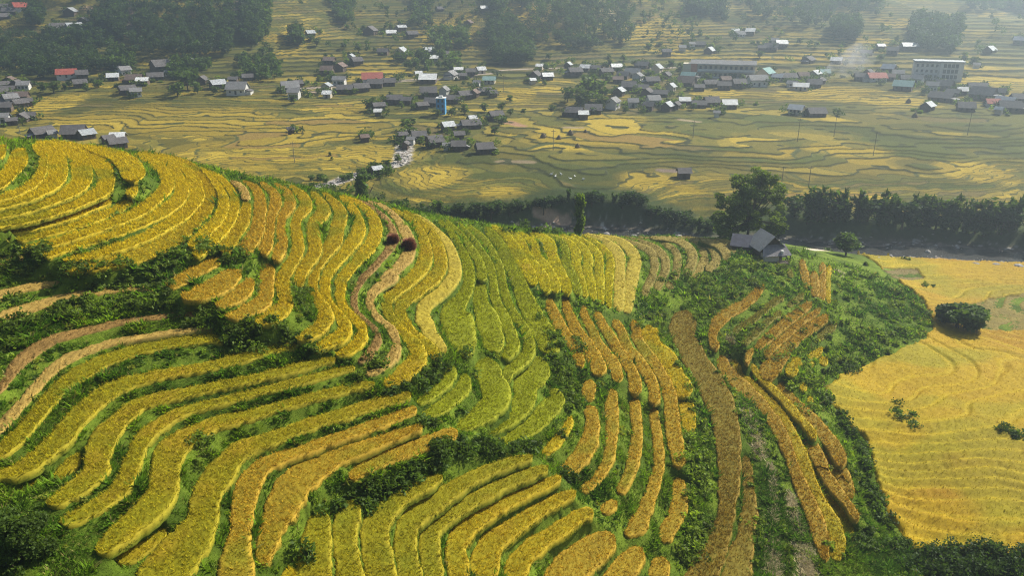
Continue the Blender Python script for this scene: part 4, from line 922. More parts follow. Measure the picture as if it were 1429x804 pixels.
def undergrowth(name, label, lines, spacing, size, tone, seed, lsize=0.22, per=110, low=0.6):
    """lines: [(pts px, width px)]"""
    rng = np.random.default_rng(seed); Vs = []; Fs = []; Cs = []; nb = 0
    for pts, wpx in lines:
        c = catmull([(a, b, wpx) for a, b in pts], 2.0); L = len(c)*2.0
        n = max(2, int(L*wpx/(spacing**2)))
        i = rng.integers(0, len(c), n); u = c[i, 0]+(rng.random(n)-0.5)*wpx; v = c[i, 1]+(rng.random(n)-0.5)*wpx*0.8
        x, y, z = hit(u, v); ok = y < 330; x, y = x[ok], y[ok]; z = ground(x, y)
        for xx, yy, zz in zip(x, y, z):
            r = size*(0.5+0.9*rng.random()); h = r*(low+0.7*rng.random())
            bl = [(xx+rng.normal()*r*0.4, yy+rng.normal()*r*0.4, zz+h*0.35+rng.random()*h*0.3, r*0.7, r*0.7, h*0.75) for _ in range(3)]
            P, k = blob_pts(bl, per, rng); cc = GREENS[tone][None]*(0.65+0.8*rng.random())*(0.7+0.6*rng.random((per, 1)))
            V, F, C = leaves(P, np.full(per, lsize), cc, 0.3, rng)
            Fs.append(F+nb); nb += len(V); Vs.append(V); Cs.append(C)
    tag(link(name, np_mesh(name, np.concatenate(Vs), np.concatenate(Fs), M_LEAF, np.concatenate(Cs))), label, None, None, 'stuff')
undergrowth('undergrowth', 'dark bushes and ferns on the steep banks of the left hollow',
  [([(0,352),(20,350)],16), ([(2,378),(40,376),(90,366)],22), ([(95,390),(140,388),(200,384),(232,378)],26), ([(215,372),(250,362),(285,352),(320,360)],18), ([(70,440),(110,428),(150,422)],26), ([(150,415),(200,418),(232,418)],20), ([(235,410),(262,428),(290,432)],20),
   ([(0,470),(25,462),(45,455)],26), ([(10,490),(40,475)],20), ([(302,448),(330,462),(365,468),(400,462)],24), ([(330,455),(345,470),(330,478)],14), ([(405,420),(425,430),(432,446)],20), ([(410,410),(425,408)],12), ([(420,478),(450,492)],14),
   ([(310,360),(340,362),(368,365)],10), ([(500,505),(540,520)],10), ([(480,540),(500,530)],8)], 9.0, 0.7, 1, 41)
undergrowth('undergrowth', 'deep green bushes on the bank in the centre between lime and golden paddies',
  [([(535,548),(560,548)],10), ([(575,540),(600,525),(622,512)],20), ([(640,500),(655,505)],10), ([(585,585),(605,590)],12), ([(600,640),(640,630),(680,622),(700,630)],26), ([(500,690),(530,672),(565,658),(600,650)],24), ([(450,700),(470,692)],16), ([(700,636),(740,626)],14),
   ([(430,760),(425,780)],10), ([(700,612),(745,618)],8), ([(780,600),(790,610)],8), ([(770,640),(790,660),(800,670)],12)], 8.0, 0.75, 0, 42)
undergrowth('undergrowth', 'tangled green bushes between the centre bank and the orange strips',
  [([(765,505),(785,530),(798,560),(800,578)],20), ([(758,450),(772,480),(790,510)],12), ([(800,470),(812,500)],8), ([(640,520),(655,515)],8)], 7.5, 0.8, 1, 43)
undergrowth('undergrowth', 'rough green bushes on the slope below the farmhouse',
  [([(930,392),(970,384),(1010,376),(1050,372),(1085,372)],22), ([(980,400),(1010,405),(1050,395)],34), ([(960,395),(975,420),(990,436)],22), ([(1010,425),(1000,440)],12), ([(1085,395),(1100,385)],14)], 9.5, 0.9, 2, 44, 0.3, 90)
undergrowth('undergrowth', 'weedy green bank left of the brown stubble slope',
  [([(895,420),(905,440),(925,460)],26), ([(880,440),(900,450)],12), ([(938,470),(948,510),(975,560)],14), ([(935,540),(978,580),(990,640)],16), ([(970,600),(975,680),(975,740),(960,790)],30), ([(960,620),(955,650)],12), ([(920,430),(935,440)],14)], 10.5, 0.7, 4, 45, 0.24, 80)
undergrowth('undergrowth', 'thick green scrub on the slope right of the spur strips',
  [([(1165,455),(1200,470),(1240,470),(1275,465)],36), ([(1160,500),(1190,500),(1230,490)],34), ([(1135,535),(1155,560),(1170,575)],20), ([(1100,520),(1110,560),(1130,580)],14), ([(1280,430),(1292,445)],22), ([(1240,430),(1270,440)],30)], 14, 0.9, 4, 46, 0.34, 70)
undergrowth('undergrowth', 'light shrubs dotted over the green slope beyond the farmhouse',
  [([(1190,380),(1230,400),(1280,425)],40), ([(1270,385),(1300,405)],14), ([(1170,400),(1180,430)],18), ([(1110,420),(1150,420)],8), ([(1140,432),(1165,450)],10), ([(1260,365),(1285,385)],10)], 20, 0.8, 4, 47, 0.34, 70)
undergrowth('undergrowth', 'dark bushes lining the gully beside the golden bench',
  [([(1165,580),(1185,605),(1205,640),(1212,680),(1222,715),(1240,745)],13), ([(1238,770),(1270,772)],14), ([(1200,755),(1210,780)],20), ([(1150,520),(1170,520),(1200,512)],12), ([(1150,545),(1150,560)],8)], 6.5, 0.9, 0, 48, 0.26, 90)
undergrowth('undergrowth', 'clumps of green weeds and rocks down the middle of the spur ravine',
  [([(1020,480),(1028,510),(1045,540),(1062,580),(1075,620),(1085,670),(1100,720)],9), ([(1000,510),(1025,560),(1040,620),(1050,680)],10), ([(1055,700),(1060,760),(1058,800)],12), ([(1095,740),(1102,790)],12), ([(1140,770),(1165,790)],16)], 10, 0.5, 4, 49, 0.22, 60)
undergrowth('undergrowth', 'grey green shrubs along the bottom right edge',
  [([(1262,790),(1300,786),(1350,782),(1400,784),(1450,790)],20), ([(1280,806),(1350,803),(1440,806)],26)], 8.0, 1.1, 3, 50, 0.22, 120)
undergrowth('undergrowth', 'green thicket between the spur strips and their paddies',
  [([(1040,440),(1070,420),(1090,405)],9), ([(1030,465),(1060,455),(1100,425)],9), ([(1060,478),(1090,455),(1120,430)],9), ([(1080,500),(1110,475),(1140,455)],9), ([(1110,395),(1130,402),(1145,425)],9)], 8.5, 0.7, 4, 51, 0.26, 70)
for lab, ln in (('small dark bush island in the middle of the golden bench', [([(1254,562),(1252,578),(1258,590)],7), ([(1273,576),(1274,600)],5)]), ('small dark bush island near the right end of the golden bench', [([(1390,602),(1405,604),(1420,618)],7)])):
    undergrowth('undergrowth', lab, ln, 4.0, 0.8, 0, 60+len(ln), 0.25, 90)
HOUSES = {
 ('in the top left corner hamlet'): [(3,6,13,'d'),(31,8,20,'r'),(14,14,16,'d'),(5,22,14,'d'),(99,14,18,'t'),(89,38,28,'d'),(104,36,18,'t'),(78,36,12,'w'),(117,26,14,'d'),(140,14,18,'b')],
 ('in the crowded quarter at the left edge'): [(4,118,15,'d'),(14,112,14,'b'),(24,117,15,'d'),(34,119,14,'w'),(3,130,15,'d'),(13,126,15,'d'),(22,132,16,'d'),(32,134,14,'b'),(5,142,15,'d'),(16,140,16,'w'),(28,144,16,'d'),(9,150,15,'d'),(38,142,12,'d')],
 ('on the left valley edge'): [(5,165,14,'w'),(17,168,12,'d'),(32,162,20,'d'),(42,160,12,'d')],
 ('below the forested hill'): [(94,103,24,'r'),(115,104,14,'d'),(112,115,16,'d'),(174,97,14,'w'),(158,105,14,'t'),(188,109,20,'b'),(200,114,15,'t'),(178,124,20,'d'),(190,128,14,'w'),(217,105,20,'d'),(236,100,9,'w'),(226,93,26,'d'),(270,85,12,'t'),
    (283,112,16,'d'),(304,117,20,'t'),(332,125,27,'w'),(346,107,14,'d'),(326,111,12,'d'),(165,90,10,'w')],
 ('just above the golden ridge crest'): [(60,188,26,'d'),(74,189,10,'w'),(105,188,28,'d'),(122,190,18,'t'),(166,194,18,'t'),(152,196,14,'d'),(165,203,22,'d')],
 ('on the terraced hillside above the village'): [(433,45,12,'t'),(517,41,20,'d'),(546,42,14,'t'),(560,36,13,'t'),(575,46,16,'d'),(560,71,20,'t'),(535,73,15,'d'),(599,70,17,'t'),(604,79,15,'t'),(614,10,9,'d'),(654,30,12,'b'),(676,11,10,'t'),(702,4,10,'t'),(621,75,12,'d'),
    (460,84,15,'b'),(475,91,20,'b'),(457,97,17,'b'),(498,85,15,'d'),(490,80,10,'t')],
 ('along the road west of the blue tower'): [(405,121,24,'w'),(411,132,16,'w'),(456,120,14,'t'),(457,130,12,'t'),(474,113,18,'w'),(482,123,22,'d'),(504,122,22,'d'),(520,109,30,'r'),(524,117,22,'d'),(543,115,18,'d'),(416,115,12,'d')],
 ('along the road behind the blue tower'): [(584,102,9,'t'),(598,113,25,'t'),(629,105,21,'w'),(640,98,12,'t'),(671,98,12,'t'),(657,102,14,'d'),(683,112,18,'k'),(666,116,9,'w'),(646,107,10,'d')],
 ('around the blue tower'): [(529,150,17,'d'),(528,156,10,'t'),(551,138,22,'d'),(568,140,14,'d'),(598,129,24,'d'),(589,147,16,'d'),(603,142,20,'d'),(632,138,20,'d'),(648,134,18,'d'),(676,128,20,'d'),(620,128,14,'w'),(662,132,14,'b'),(688,132,10,'d')],
 ('in the hamlet beside the stony stream'): [(625,177,17,'t'),(657,172,28,'d'),(659,165,11,'t'),(585,190,20,'d'),(607,198,22,'d'),(623,203,7,'w'),(640,203,20,'d'),(676,207,24,'d'),(692,162,20,'d'),(641,188,14,'d'),(562,190,12,'d'),(566,202,10,'d'),(574,196,10,'w')],
 ('alone among the left valley paddies'): [(509,193,11,'b'),(406,181,8,'d')],
 ('by the stream bridge'): [(526,238,13,'t')],
 ('right of the long road wall'): [(753,94,9,'t'),(793,90,10,'t'),(817,93,14,'t'),(764,106,15,'t'),(747,105,18,'d'),(743,113,8,'t'),(802,100,20,'d'),(832,93,14,'d')],
 ('in the middle of the village'): [(860,90,15,'t'),(896,88,19,'d'),(883,100,22,'w'),(870,104,16,'d'),(917,94,15,'t'),(846,100,18,'d'),(909,115,20,'d'),(877,124,20,'d'),(883,120,7,'t'),(890,108,14,'w'),(930,104,14,'d'),(862,112,14,'b'),(897,126,14,'d')],
 ('below the village trees right of centre'): [(864,131,16,'t'),(936,125,13,'t'),(922,133,20,'d'),(911,145,18,'w'),(931,152,18,'t'),(955,144,15,'t'),(855,149,20,'w'),(828,154,24,'d'),(802,159,24,'d'),(814,162,13,'t'),(883,147,14,'w'),(905,152,14,'d'),(943,150,12,'d'),(975,148,20,'d'),(992,145,20,'d'),(1017,148,20,'t'),(1000,160,7,'w'),(903,131,16,'d')],
 ('near the long school'): [(961,106,20,'k'),(958,116,24,'b'),(991,118,20,'d'),(1010,122,18,'d'),(1030,119,18,'d'),(1056,116,26,'w'),(1068,101,26,'k'),(1045,110,14,'d'),(952,65,9,'w'),(930,71,12,'d'),(990,70,14,'t'),(1026,44,10,'t'),(1032,48,13,'w'),(1047,45,12,'t'),(1063,66,10,'d'),(977,60,14,'d'),(965,60,8,'w'),(1012,112,14,'b'),(975,124,14,'d')],
 ('between the school and the smoke'): [(1099,108,22,'d'),(1137,102,18,'t'),(1151,100,12,'k'),(1117,123,20,'t'),(1136,117,18,'d'),(1085,108,14,'t'),(1120,106,14,'b'),(1128,82,20,'d'),(1105,118,12,'w'),(1145,112,12,'d'),(1081,57,9,'w'),(1090,62,15,'t'),(1076,65,18,'d'),(1167,83,14,'t')],
 ('around the large white building'): [(1228,67,9,'t'),(1268,66,20,'t'),(1245,73,14,'d'),(1240,95,16,'t'),(1253,101,14,'w'),(1222,108,24,'r'),(1240,107,14,'b'),(1260,121,24,'k'),(1209,73,14,'d'),(1264,110,14,'d'),(1280,112,14,'w'),(1200,107,14,'d'),(1212,98,12,'d')],
 ('in the lower right village'): [(1111,154,19,'t'),(1138,158,24,'d'),(1294,149,17,'t'),(1313,136,28,'d'),(1318,119,19,'d'),(1347,150,20,'d'),(1342,127,11,'t'),(1363,123,22,'d'),(1371,133,28,'d'),(1384,144,16,'r'),(1402,143,22,'t'),(1407,152,24,'d'),(1393,156,8,'t'),(1425,151,16,'d'),(1330,128,16,'d'),(1392,130,16,'d'),(1420,138,16,'d'),(1300,122,14,'w')],
 ('on the far right valley side'): [(1423,57,14,'t'),(1381,67,16,'t'),(1362,91,7,'w')],
}
HOUSE_SITES = HOUSES
def garden_scrub():
    rng = np.random.default_rng(91); Vs = []; Fs = []; Cs = []; nb = 0
    for hs in HOUSE_SITES.values():
        for (u0, v0, w0, k0) in hs:
            if v0 > 186 and u0 < 200: continue
            n = 4; u = u0+rng.normal(size=n)*w0*0.7; v = np.maximum(v0+rng.normal(size=n)*3.0-1, 2); x, y, z = hit(u, v, None, 200, 1100, 1500); z = ground(x, y)
            for xx, yy, zz in zip(x, y, z):
                r = rng.uniform(1.2, 3.0); bl = [(xx+rng.normal()*r*.5, yy+rng.normal()*r*.5, zz+r*rng.uniform(.2, .9), r*.7, r*.7, r*.6) for _ in range(3)]
                P, k = blob_pts(bl, 70, rng); cc = GREENS[rng.integers(0, 4)][None]*(0.6+0.8*rng.random())*(0.7+0.6*rng.random((70, 1)))
                V, F, C = leaves(P, np.full(70, 0.7), cc, 0.3, rng); Fs.append(F+nb); nb += len(V); Vs.append(V); Cs.append(C)
    tag(link('garden_scrub', np_mesh('garden_scrub', np.concatenate(Vs), np.concatenate(Fs), M_LEAF, np.concatenate(Cs))), 'garden bushes and banana clumps crowded between the village houses', None, None, 'stuff')
garden_scrub()
undergrowth('riverbank_scrub', 'dark scrub along the near bank of the river behind the ridge',
  [([(690,318),(740,322),(800,324)],8), ([(430,258),(500,272),(560,285),(640,300),(700,310)],9), ([(470,250),(520,244),(560,236)],7), ([(440,250),(470,248),(500,240),(540,228)],10), ([(1110,340),(1160,348)],8)], 9, 1.6, 0, 61, 0.5, 90)

build_weeds()
undergrowth('undergrowth', 'pale green scrub patch inside the lower left hollow', [([(262,615),(285,605),(275,640)],18)], 7, 0.45, 4, 63, 0.16, 60)
# ---------------------------------------------------------------- forests: far woods that read as one mass
def forest(label, polys, n, hmin, hmax, tone, seed, ls=0.95, per=95):
    rng = np.random.default_rng(seed); Vs = []; Fs = []; Cs = []; nb = 0
    for P_ in polys:
        us = [p[0] for p in P_]; vs = [p[1] for p in P_]; k = 0; tries = 0
        u = rng.uniform(min(us), max(us), n*6); v = rng.uniform(min(vs), max(vs), n*6)
        ok = in_poly(P_, u, v); u, v = u[ok][:n], v[ok][:n]
        x, y, z = hit(u, v, None, 150, 1100, 1500); z = ground(x, y)
        for xx, yy, zz in zip(x, y, z):
            h = rng.uniform(hmin, hmax); r = h*rng.uniform(0.26, 0.42)
            bl = [(xx+rng.normal()*r*0.35, yy+rng.normal()*r*0.35, zz+h*rng.uniform(0.35, 0.8), r*rng.uniform(0.5, 0.9), r*rng.uniform(0.5, 0.9), h*rng.uniform(0.15, 0.28)) for _ in range(4)]
            P, k2 = blob_pts(bl, per, rng); cc = GREENS[tone][None]*(0.6+0.8*rng.random())*(0.7+0.6*rng.random((per, 1)))
            V, F, C = leaves(P, np.full(per, ls), cc, 0.3, rng)
            Fs.append(F+nb); nb += len(V); Vs.append(V); Cs.append(C)
    tag(link('forest', np_mesh('forest', np.concatenate(Vs), np.concatenate(Fs), M_LEAF, np.concatenate(Cs))), label, None, None, 'stuff')
forest('dark dense wood on the steep hill at the top left', [[(158,-30),(180,-30),(170,60),(160,55)],[(184,-30),(330,-30),(332,40),(322,76),(250,80),(188,76)],[(341,-30),(385,-30),(372,20),(352,62),(341,60)]], 420, 7, 12, 3, 71, 0.85, 85)
forest('dark wood on the low rise at the far left', [[(-20,50),(50,52),(140,40),(158,55),(160,95),(120,100),(60,108),(-20,100)]], 380, 6, 10, 3, 72, 0.8, 80)
forest('wood behind the hamlet at the top left corner', [[(40,-15),(160,-15),(160,6),(80,4),(40,2)],[(40,18),(60,18),(60,38),(40,38)],[(130,20),(160,16),(162,45),(140,45)]], 50, 8, 12, 3, 73)
forest('bluish wood on the hill above the middle of the village', [[(715,-30),(885,-30),(888,30),(880,64),(800,70),(735,58)],[(682,34),(712,30),(742,62),(742,90),(690,90)]], 380, 7, 12, 3, 74, 0.85, 85)
forest('wooded strips running down the terraced hillside', [[(572,-15),(606,-15),(600,45),(575,35)],[(465,2),(495,2),(492,36),(470,34)],[(598,50),(650,42),(655,66),(610,72)],[(365,10),(382,-10),(372,60),(350,70)],[(408,48),(418,48),(420,66),(410,64)],[(680,-10),(706,-10),(704,20),(684,16)]], 60, 6, 11, 0, 75)
forest('hazy woods on the hills at the top right', [[(950,-20),(1015,-20),(1010,32),(960,20)],[(1030,-20),(1240,-20),(1230,22),(1130,38),(1040,20)],[(1270,30),(1345,34),(1335,74),(1275,72)],[(1340,-20),(1440,-20),(1440,20),(1350,14)],[(1160,35),(1200,38),(1195,60),(1165,56)]], 210, 7, 13, 3, 76)
forest('trees and gardens behind the road through the village', [[(545,84),(600,74),(655,84),(640,101),(560,100)],[(330,84),(385,70),(390,112),(345,112)],[(236,90),(300,88),(272,116),(240,122)],[(160,75),(188,80),(185,96),(160,96)]], 45, 5, 9, 0, 77)

forest('single trees and thickets scattered over the terraced far slopes', [[(380,-10),(700,-10),(700,70),(400,75)],[(885,-10),(960,-10),(980,60),(900,66)],[(1010,30),(1429,20),(1429,75),(1010,75)]], 55, 4, 9, 0, 78, 0.8, 60)
# ---------------------------------------------------------------- farm buildings
HM = dict(
 d=plain_mat('fibre_roof', (0.125,0.115,0.115), 0.3, 0.8, 0.85, stripes=2.2), t=plain_mat('tin_roof', (0.36,0.38,0.40), 0.2, 0.6, 0.45, 0.2, stripes=3), r=plain_mat('red_roof', (0.36,0.07,0.045), 0.2, 0.8, 0.7, stripes=3),
 k=plain_mat('teal_roof', (0.16,0.33,0.31), 0.2, 0.8, 0.6, stripes=3), b=plain_mat('brown_roof', (0.17,0.12,0.10), 0.25, 0.8, 0.85, stripes=2.2), w=plain_mat('grey_roof', (0.24,0.235,0.235), 0.25, 0.8, 0.85, stripes=2.2))
W_WOOD = plain_mat('wood_wall', (0.115,0.085,0.065), 0.35, 1.2, 0.85, stripes=4)
W_WHITE = plain_mat('white_wall', (0.55,0.54,0.51), 0.12, 0.5, 0.8)
W_BEIGE = plain_mat('beige_wall', (0.50,0.44,0.34), 0.12, 0.5, 0.8)
W_BLUE = plain_mat('blue_wall', (0.06,0.26,0.52), 0.12, 0.5, 0.7)
W_GLASS = plain_mat('dark_glass', (0.03,0.04,0.05), 0.2, 0.5, 0.15)
W_TRIM = plain_mat('pale_trim', (0.62,0.62,0.60), 0.1, 0.5, 0.7)
W_BRICKRED = plain_mat('terracotta_wall', (0.42,0.16,0.10), 0.2, 0.8, 0.85)
def house(u, v, wpx, kind, name='village_house', rot=None, storeys=None):
    """small gabled house whose base stands under photo pixel (u, v); returns its root"""
    x, y, z = [float(a[0]) for a in hit(u, v+3)]; 
    z = float(ground(np.array([x]), np.array([y]))[0])
    rg = random.Random(int(u*7+v*13)); dist = math.hypot(x, y)
    w = max(2.2, min(18, wpx*math.sqrt(x*x+y*y+(68-z)**2)/F_PX*0.86)); d = min(w*0.9, rg.uniform(0.5, 0.75)*w+1.2)
    h = 2.5 if w < 6 else rg.uniform(2.1, 2.7)
    if kind == 'w' and wpx > 13: h += rg.uniform(0.3, 1.3)
    rt = radians(rg.choice([-18, -8, 0, 6, 14, 24, 70])) if rot is None else radians(rot)
    rt += -math.atan2(x, y)
    e = bpy.data.objects.new(name, None); COL.objects.link(e); e.location = (x, y, z-0.3); e.rotation_euler = (0, 0, rt); e.empty_display_size = 1
    wm = W_WHITE if kind == 'w' else rg.choice([W_WOOD, W_WOOD, W_BEIGE]) if kind in 'tk' else W_WOOD
    if kind == 'r': wm = W_WHITE
    rh = d*rg.uniform(0.30, 0.40); hw, hd = w/2, d/2
    m = MB(); m.prism([(-hd, -1.5), (hd, -1.5), (hd, h+0.3), (0, h+rh+0.3-0.12), (-hd, h+0.3)], -hw, hw)
    m.v = [(b, a, c) for a, b, c in m.v]; m.f = [tuple(reversed(q)) for q in m.f]
    m.build('wall', wm, e)
    o = 0.6; m = MB(); zz = h+0.3
    ez = zz - o*rh/hd
    m.slab([(-hw-o, 0, zz+rh), (-hw-o, -hd-o, ez), (hw+o, -hd-o, ez), (hw+o, 0, zz+rh)], 0.12)
    m.slab([(hw+o, 0, zz+rh+0.003), (hw+o, hd+o, ez+0.003), (-hw-o, hd+o, ez+0.003), (-hw-o, 0, zz+rh+0.003)], 0.12)
    m.build('roof', HM[kind] if kind in HM else HM['d'], e)
    if wpx >= 12:
        m = MB(); m.box(-0.5, 0.5, -hd-0.05, -hd+0.02, 0.3, 2.3); m.build('door', W_GLASS if kind == 'w' else plain_door, e)
        for sx in (-0.3, 0.3):
            if w > 5: m = MB(); m.box(sx*w-0.45, sx*w+0.45, -hd-0.04, -hd+0.02, 1.2, 2.2); m.build('window', W_GLASS, e)
    if wpx >= 20 and rg.random() < 0.6:      # lean-to at one side
        s = rg.choice([-1, 1]); lw = w*0.28; m = MB()
        m.box(min(s*hw, s*(hw+lw)), max(s*hw, s*(hw+lw)), -hd*0.7, hd*0.6, -1.5, 1.9); m.build('lean_to', wm, e)
        m = MB(); a, b = (s*(hw-0.1), s*(hw+lw+0.5)); q = [(a, -hd*0.8, 2.7), (b, -hd*0.8, 1.95), (b, hd*0.7, 1.95), (a, hd*0.7, 2.7)]
        if s < 0: q = q[::-1]
        m.slab([q[0], q[1], q[2], q[3]], 0.1); m.build('lean_to_roof', HM['w'] if kind == 'd' else HM['d'], e)
    e['_u'] = float(u); return e
plain_door = plain_mat('door_wood', (0.06,0.04,0.03), 0.2, 1.0, 0.8)
DESC = dict(d='dark-roofed house', t='tin-roofed house', r='red-roofed house', k='teal-roofed house', b='brown-roofed house', w='grey-roofed house')
ORD = ['', 'second', 'third', 'fourth', 'fifth', 'sixth', 'seventh', 'eighth', 'ninth', 'tenth', '11th', '12th', '13th', '14th', '15th', '16th', '17th', '18th', '19th', '20th'] + ['%dth' % i for i in range(21, 90)]
def ordlab(base, i, n):
    if n == 1: return base
    return base+(', leftmost of %s' % ('the two' if n == 2 else 'its kind') if i == 0 else ', rightmost of %s' % ('the two' if n == 2 else 'its kind') if i == n-1 else ', %s from the left' % ORD[i])
for where, hs in HOUSES.items():
    byk = {}
    for u, v, w, k in hs: byk.setdefault('w2' if k == 'w' else k, []).append((u, v, w, k))
    for kk, lst in byk.items():
        lst.sort()
        for i, (u, v, w, k) in enumerate(lst):
            e = house(u, v, w, k)
            base = ('white-walled house ' if k == 'w' else DESC[k]+' ')+where
            tag(e, ordlab(base, i, len(lst)), 'house', 'houses '+where)
            del e['_u']

# the blue tower house
def place(u, v): 
    x, y, z = [float(a[0]) for a in hit(u, v)]; return x, y, float(ground(np.array([x]), np.array([y]))[0])
def root(name, loc, rz, label, cat, group=None):
    e = bpy.data.objects.new(name, None); COL.objects.link(e); e.location = loc; e.rotation_euler = (0, 0, rz); tag(e, label, cat, group); return e
x, y, z = place(616, 157)
e = root('tower_house', (x, y, z), radians(-8)-math.atan2(x, y), 'tall narrow bright blue house above the paddies', 'house')
MB().box(-2.1, 2.1, -2.5, 2.5, -1, 7.6).build('wall', W_BLUE, e); MB().box(-2.3, 2.3, -2.7, 2.7, 7.603, 7.8).build('roof', W_TRIM, e)
for zz in (1.0, 3.4, 5.8):
    for xx in (-1.0, 1.0): MB().box(xx-0.45, xx+0.45, -2.54, -2.46, zz, zz+1.2).build('window', W_GLASS, e)
MB().box(-0.9, 0.9, -1.0, 1.0, 7.8, 8.6).build('water_tank', W_TRIM, e)
# the school: long, two galleries, beige end block
x, y, z = place(1008, 106)
e = root('school', (x, y, z), radians(-2)-math.atan2(x, y), 'long beige two-gallery school block with a grey roof and red panels', 'school')
MB().box(-18, 18, -3.5, 4, -2, 8.2).build('wall', W_BEIGE, e)
MB().box(-22.6, -18.003, -4.2, 4.5, -2, 7.8).build('end_block', W_BEIGE, e)
m = MB(); m.prism([(-5.2, 8.0), (5.2, 8.0), (0, 10.0)], -18.5, 18.5); m.v = [(b, a, c) for a, b, c in m.v]; m.f = [tuple(reversed(q)) for q in m.f]; m.build('roof', HM['w'], e)
for zz in (0.2, 4.2):
    MB().box(-18, 18, -5.0, -3.503, zz+3.6-0.25, zz+3.6).build('gallery_slab', W_TRIM, e)
    MB().box(-14, 18, -5.06, -4.96, zz-0.1, zz+0.9).build('gallery_rail', W_TRIM, e)
    for i in range(11):
        xx = -12.5+i*2.85
        MB().box(xx-0.7, xx+0.7, -3.56, -3.48, zz+0.9, zz+2.6).build('window', W_GLASS, e)
        MB().box(xx+1.2, xx+1.5, -4.95, -4.65, zz-0.2, zz+3.3).build('post', W_BEIGE, e)
MB().box(-17.9, -14.4, -5.1, -3.6, 0.2, 8.0).build('red_panel', W_BRICKRED, e)
# the white three-storey building
x, y, z = place(1306, 107)
e = root('white_block', (x, y, z), radians(8)-math.atan2(x, y), 'large white three-storey building in the haze on the right', 'building')
MB().box(-12.5, 0.5, -5, 5, -2, 9.2).build('wall', W_WHITE, e); MB().box(0.503, 12.5, -6, 5, -2, 9.6).build('glass_wing', W_WHITE, e)
MB().box(-13, 13, -6.5, 5.5, 9.603, 10.2).build('roof', HM['t'], e)
for fl in range(3):
    for i in range(5):
        xx = -11+i*2.5; MB().box(xx-0.6, xx+0.6, -5.05, -4.98, fl*3.0+0.9, fl*3.0+2.4).build('window', W_GLASS, e)
    for i in range(4):
        xx = 3.0+i*2.0; MB().box(xx-0.8, xx+0.8, -6.05, -5.98, fl*3.0+0.7, fl*3.0+2.8).build('window', W_GLASS, e)

# ---------------------------------------------------------------- the farmhouse on the spur
def farmhouse():
    x, y, z = place(1068, 357)
    e = root('farmhouse', (x, y, z), -math.atan2(x, y)+radians(6), 'grey-roofed wooden farmhouse under the big tree at the spur end', 'farmhouse')
    e.scale = (0.78, 0.80, 0.95)
    R0 = plain_mat('pale_tin_roof', (0.30,0.29,0.29), 0.2, 0.7, 0.6, stripes=2.0); R1 = plain_mat('old_fibre_roof', (0.20,0.19,0.205), 0.22, 0.7, 0.8, stripes=2.0); R2 = plain_mat('blue_grey_roof', (0.10,0.10,0.135), 0.22, 0.7, 0.75, stripes=2.0)
    # main body, ridge running away from the viewer and to the left
    b = bpy.data.objects.new('main_house', None); COL.objects.link(b); b.parent = e; b.location = (0.2, 2.2, 0); b.rotation_euler = (0, 0, radians(24))
    m = MB(); m.prism([(-3.3, -1.6), (3.3, -1.6), (3.3, 2.6), (0, 5.35), (-3.3, 2.6)], -3.4, 3.4); m.build('wall', W_WOOD, b)
    m = MB(); m.slab([(0, 4.2, 5.6), (0, -4.2, 5.6), (4.9, -4.4, 1.75), (4.9, 4.4, 1.75)], 0.12); m.slab([(0, -4.2, 5.603), (0, 4.2, 5.603), (-4.4, 4.4, 2.15), (-4.4, -4.4, 2.15)], 0.12); m.build('roof', R0, b)
    # front skirt roof under the gable
    m = MB(); m.slab([(-3.0, -3.45, 3.45), (-4.3, -6.4, 1.4), (4.6, -6.4, 1.4), (3.6, -3.45, 3.45)], 0.12); m.build('porch_roof', R1, b)
    m = MB(); m.box(-3.4, 1.0, -5.8, -3.403, -1.8, 1.7); m.build('porch_wall', W_BEIGE, b)
    for xx in (1.6, 3.0, 4.3): MB().box(xx-0.08, xx+0.08, -6.2, -6.04, -2.2, 1.5).build('post', W_WOOD, b)
    MB().box(1.9, 3.4, -5.9, -5.78, 0.85, 1.35).build('white_shade', W_TRIM, b)
    # left wing with a dark blue grey roof
    w = bpy.data.objects.new('left_wing', None); COL.objects.link(w); w.parent = e; w.location = (-4.4, 5.2, 0); w.rotation_euler = (0, 0, radians(-10))
    m = MB(); m.prism([(-2.6, -1.5), (2.6, -1.5), (2.6, 2.2), (0, 3.6), (-2.6, 2.2)], -4.4, 3.2); m.v = [(bb, a, c) for a, bb, c in m.v]; m.f = [tuple(reversed(q)) for q in m.f]; m.build('wall', W_WOOD, w)
    m = MB(); m.slab([(-5.0, 0, 3.9), (-5.0, -3.9, 1.7), (4.0, -3.9, 1.7), (4.0, 0, 3.9)], 0.12); m.slab([(4.0, 0, 3.903), (4.0, 3.6, 1.9), (-5.0, 3.6, 1.9), (-5.0, 0, 3.903)], 0.12); m.build('roof', R2, w)
    # timber landing and ladder on the right
    m = MB(); m.box(3.4, 6.0, -5.0, -2.2, -0.05, 0.1); m.build('landing', W_WOOD, e)
    for a, bb in ((3.6, -4.8), (5.8, -4.8), (5.8, -2.4), (3.6, -2.4)): MB().box(a-0.08, a+0.08, bb-0.08, bb+0.08, -2.6, 1.0).build('post', W_WOOD, e)
    m = MB()
    for s in (-0.45, 0.45): m.tube([(4.6+s, -5.0, 0.0), (3.9+s, -8.2, -2.2)], [0.07, 0.07], 5)
    for i in range(7):
        t = i/6.5; m.box(4.1+0.45-0.7*t, 5.05-0.7*t+0.0, -5.1-3.1*t, -5.0-3.1*t, -0.05-2.2*t, 0.02-2.2*t)
    m.build('ladder', W_TRIM, e)
    # satellite dish / tank on the porch roof
    m = MB(); m.tube([(0, 0, 0), (0, 0, 0.7)], [0.42, 0.42], 12); o = m.build('water_tank', W_TRIM, b); o.location = (1.9, -5.6, 1.75); 
    return e
farmhouse()
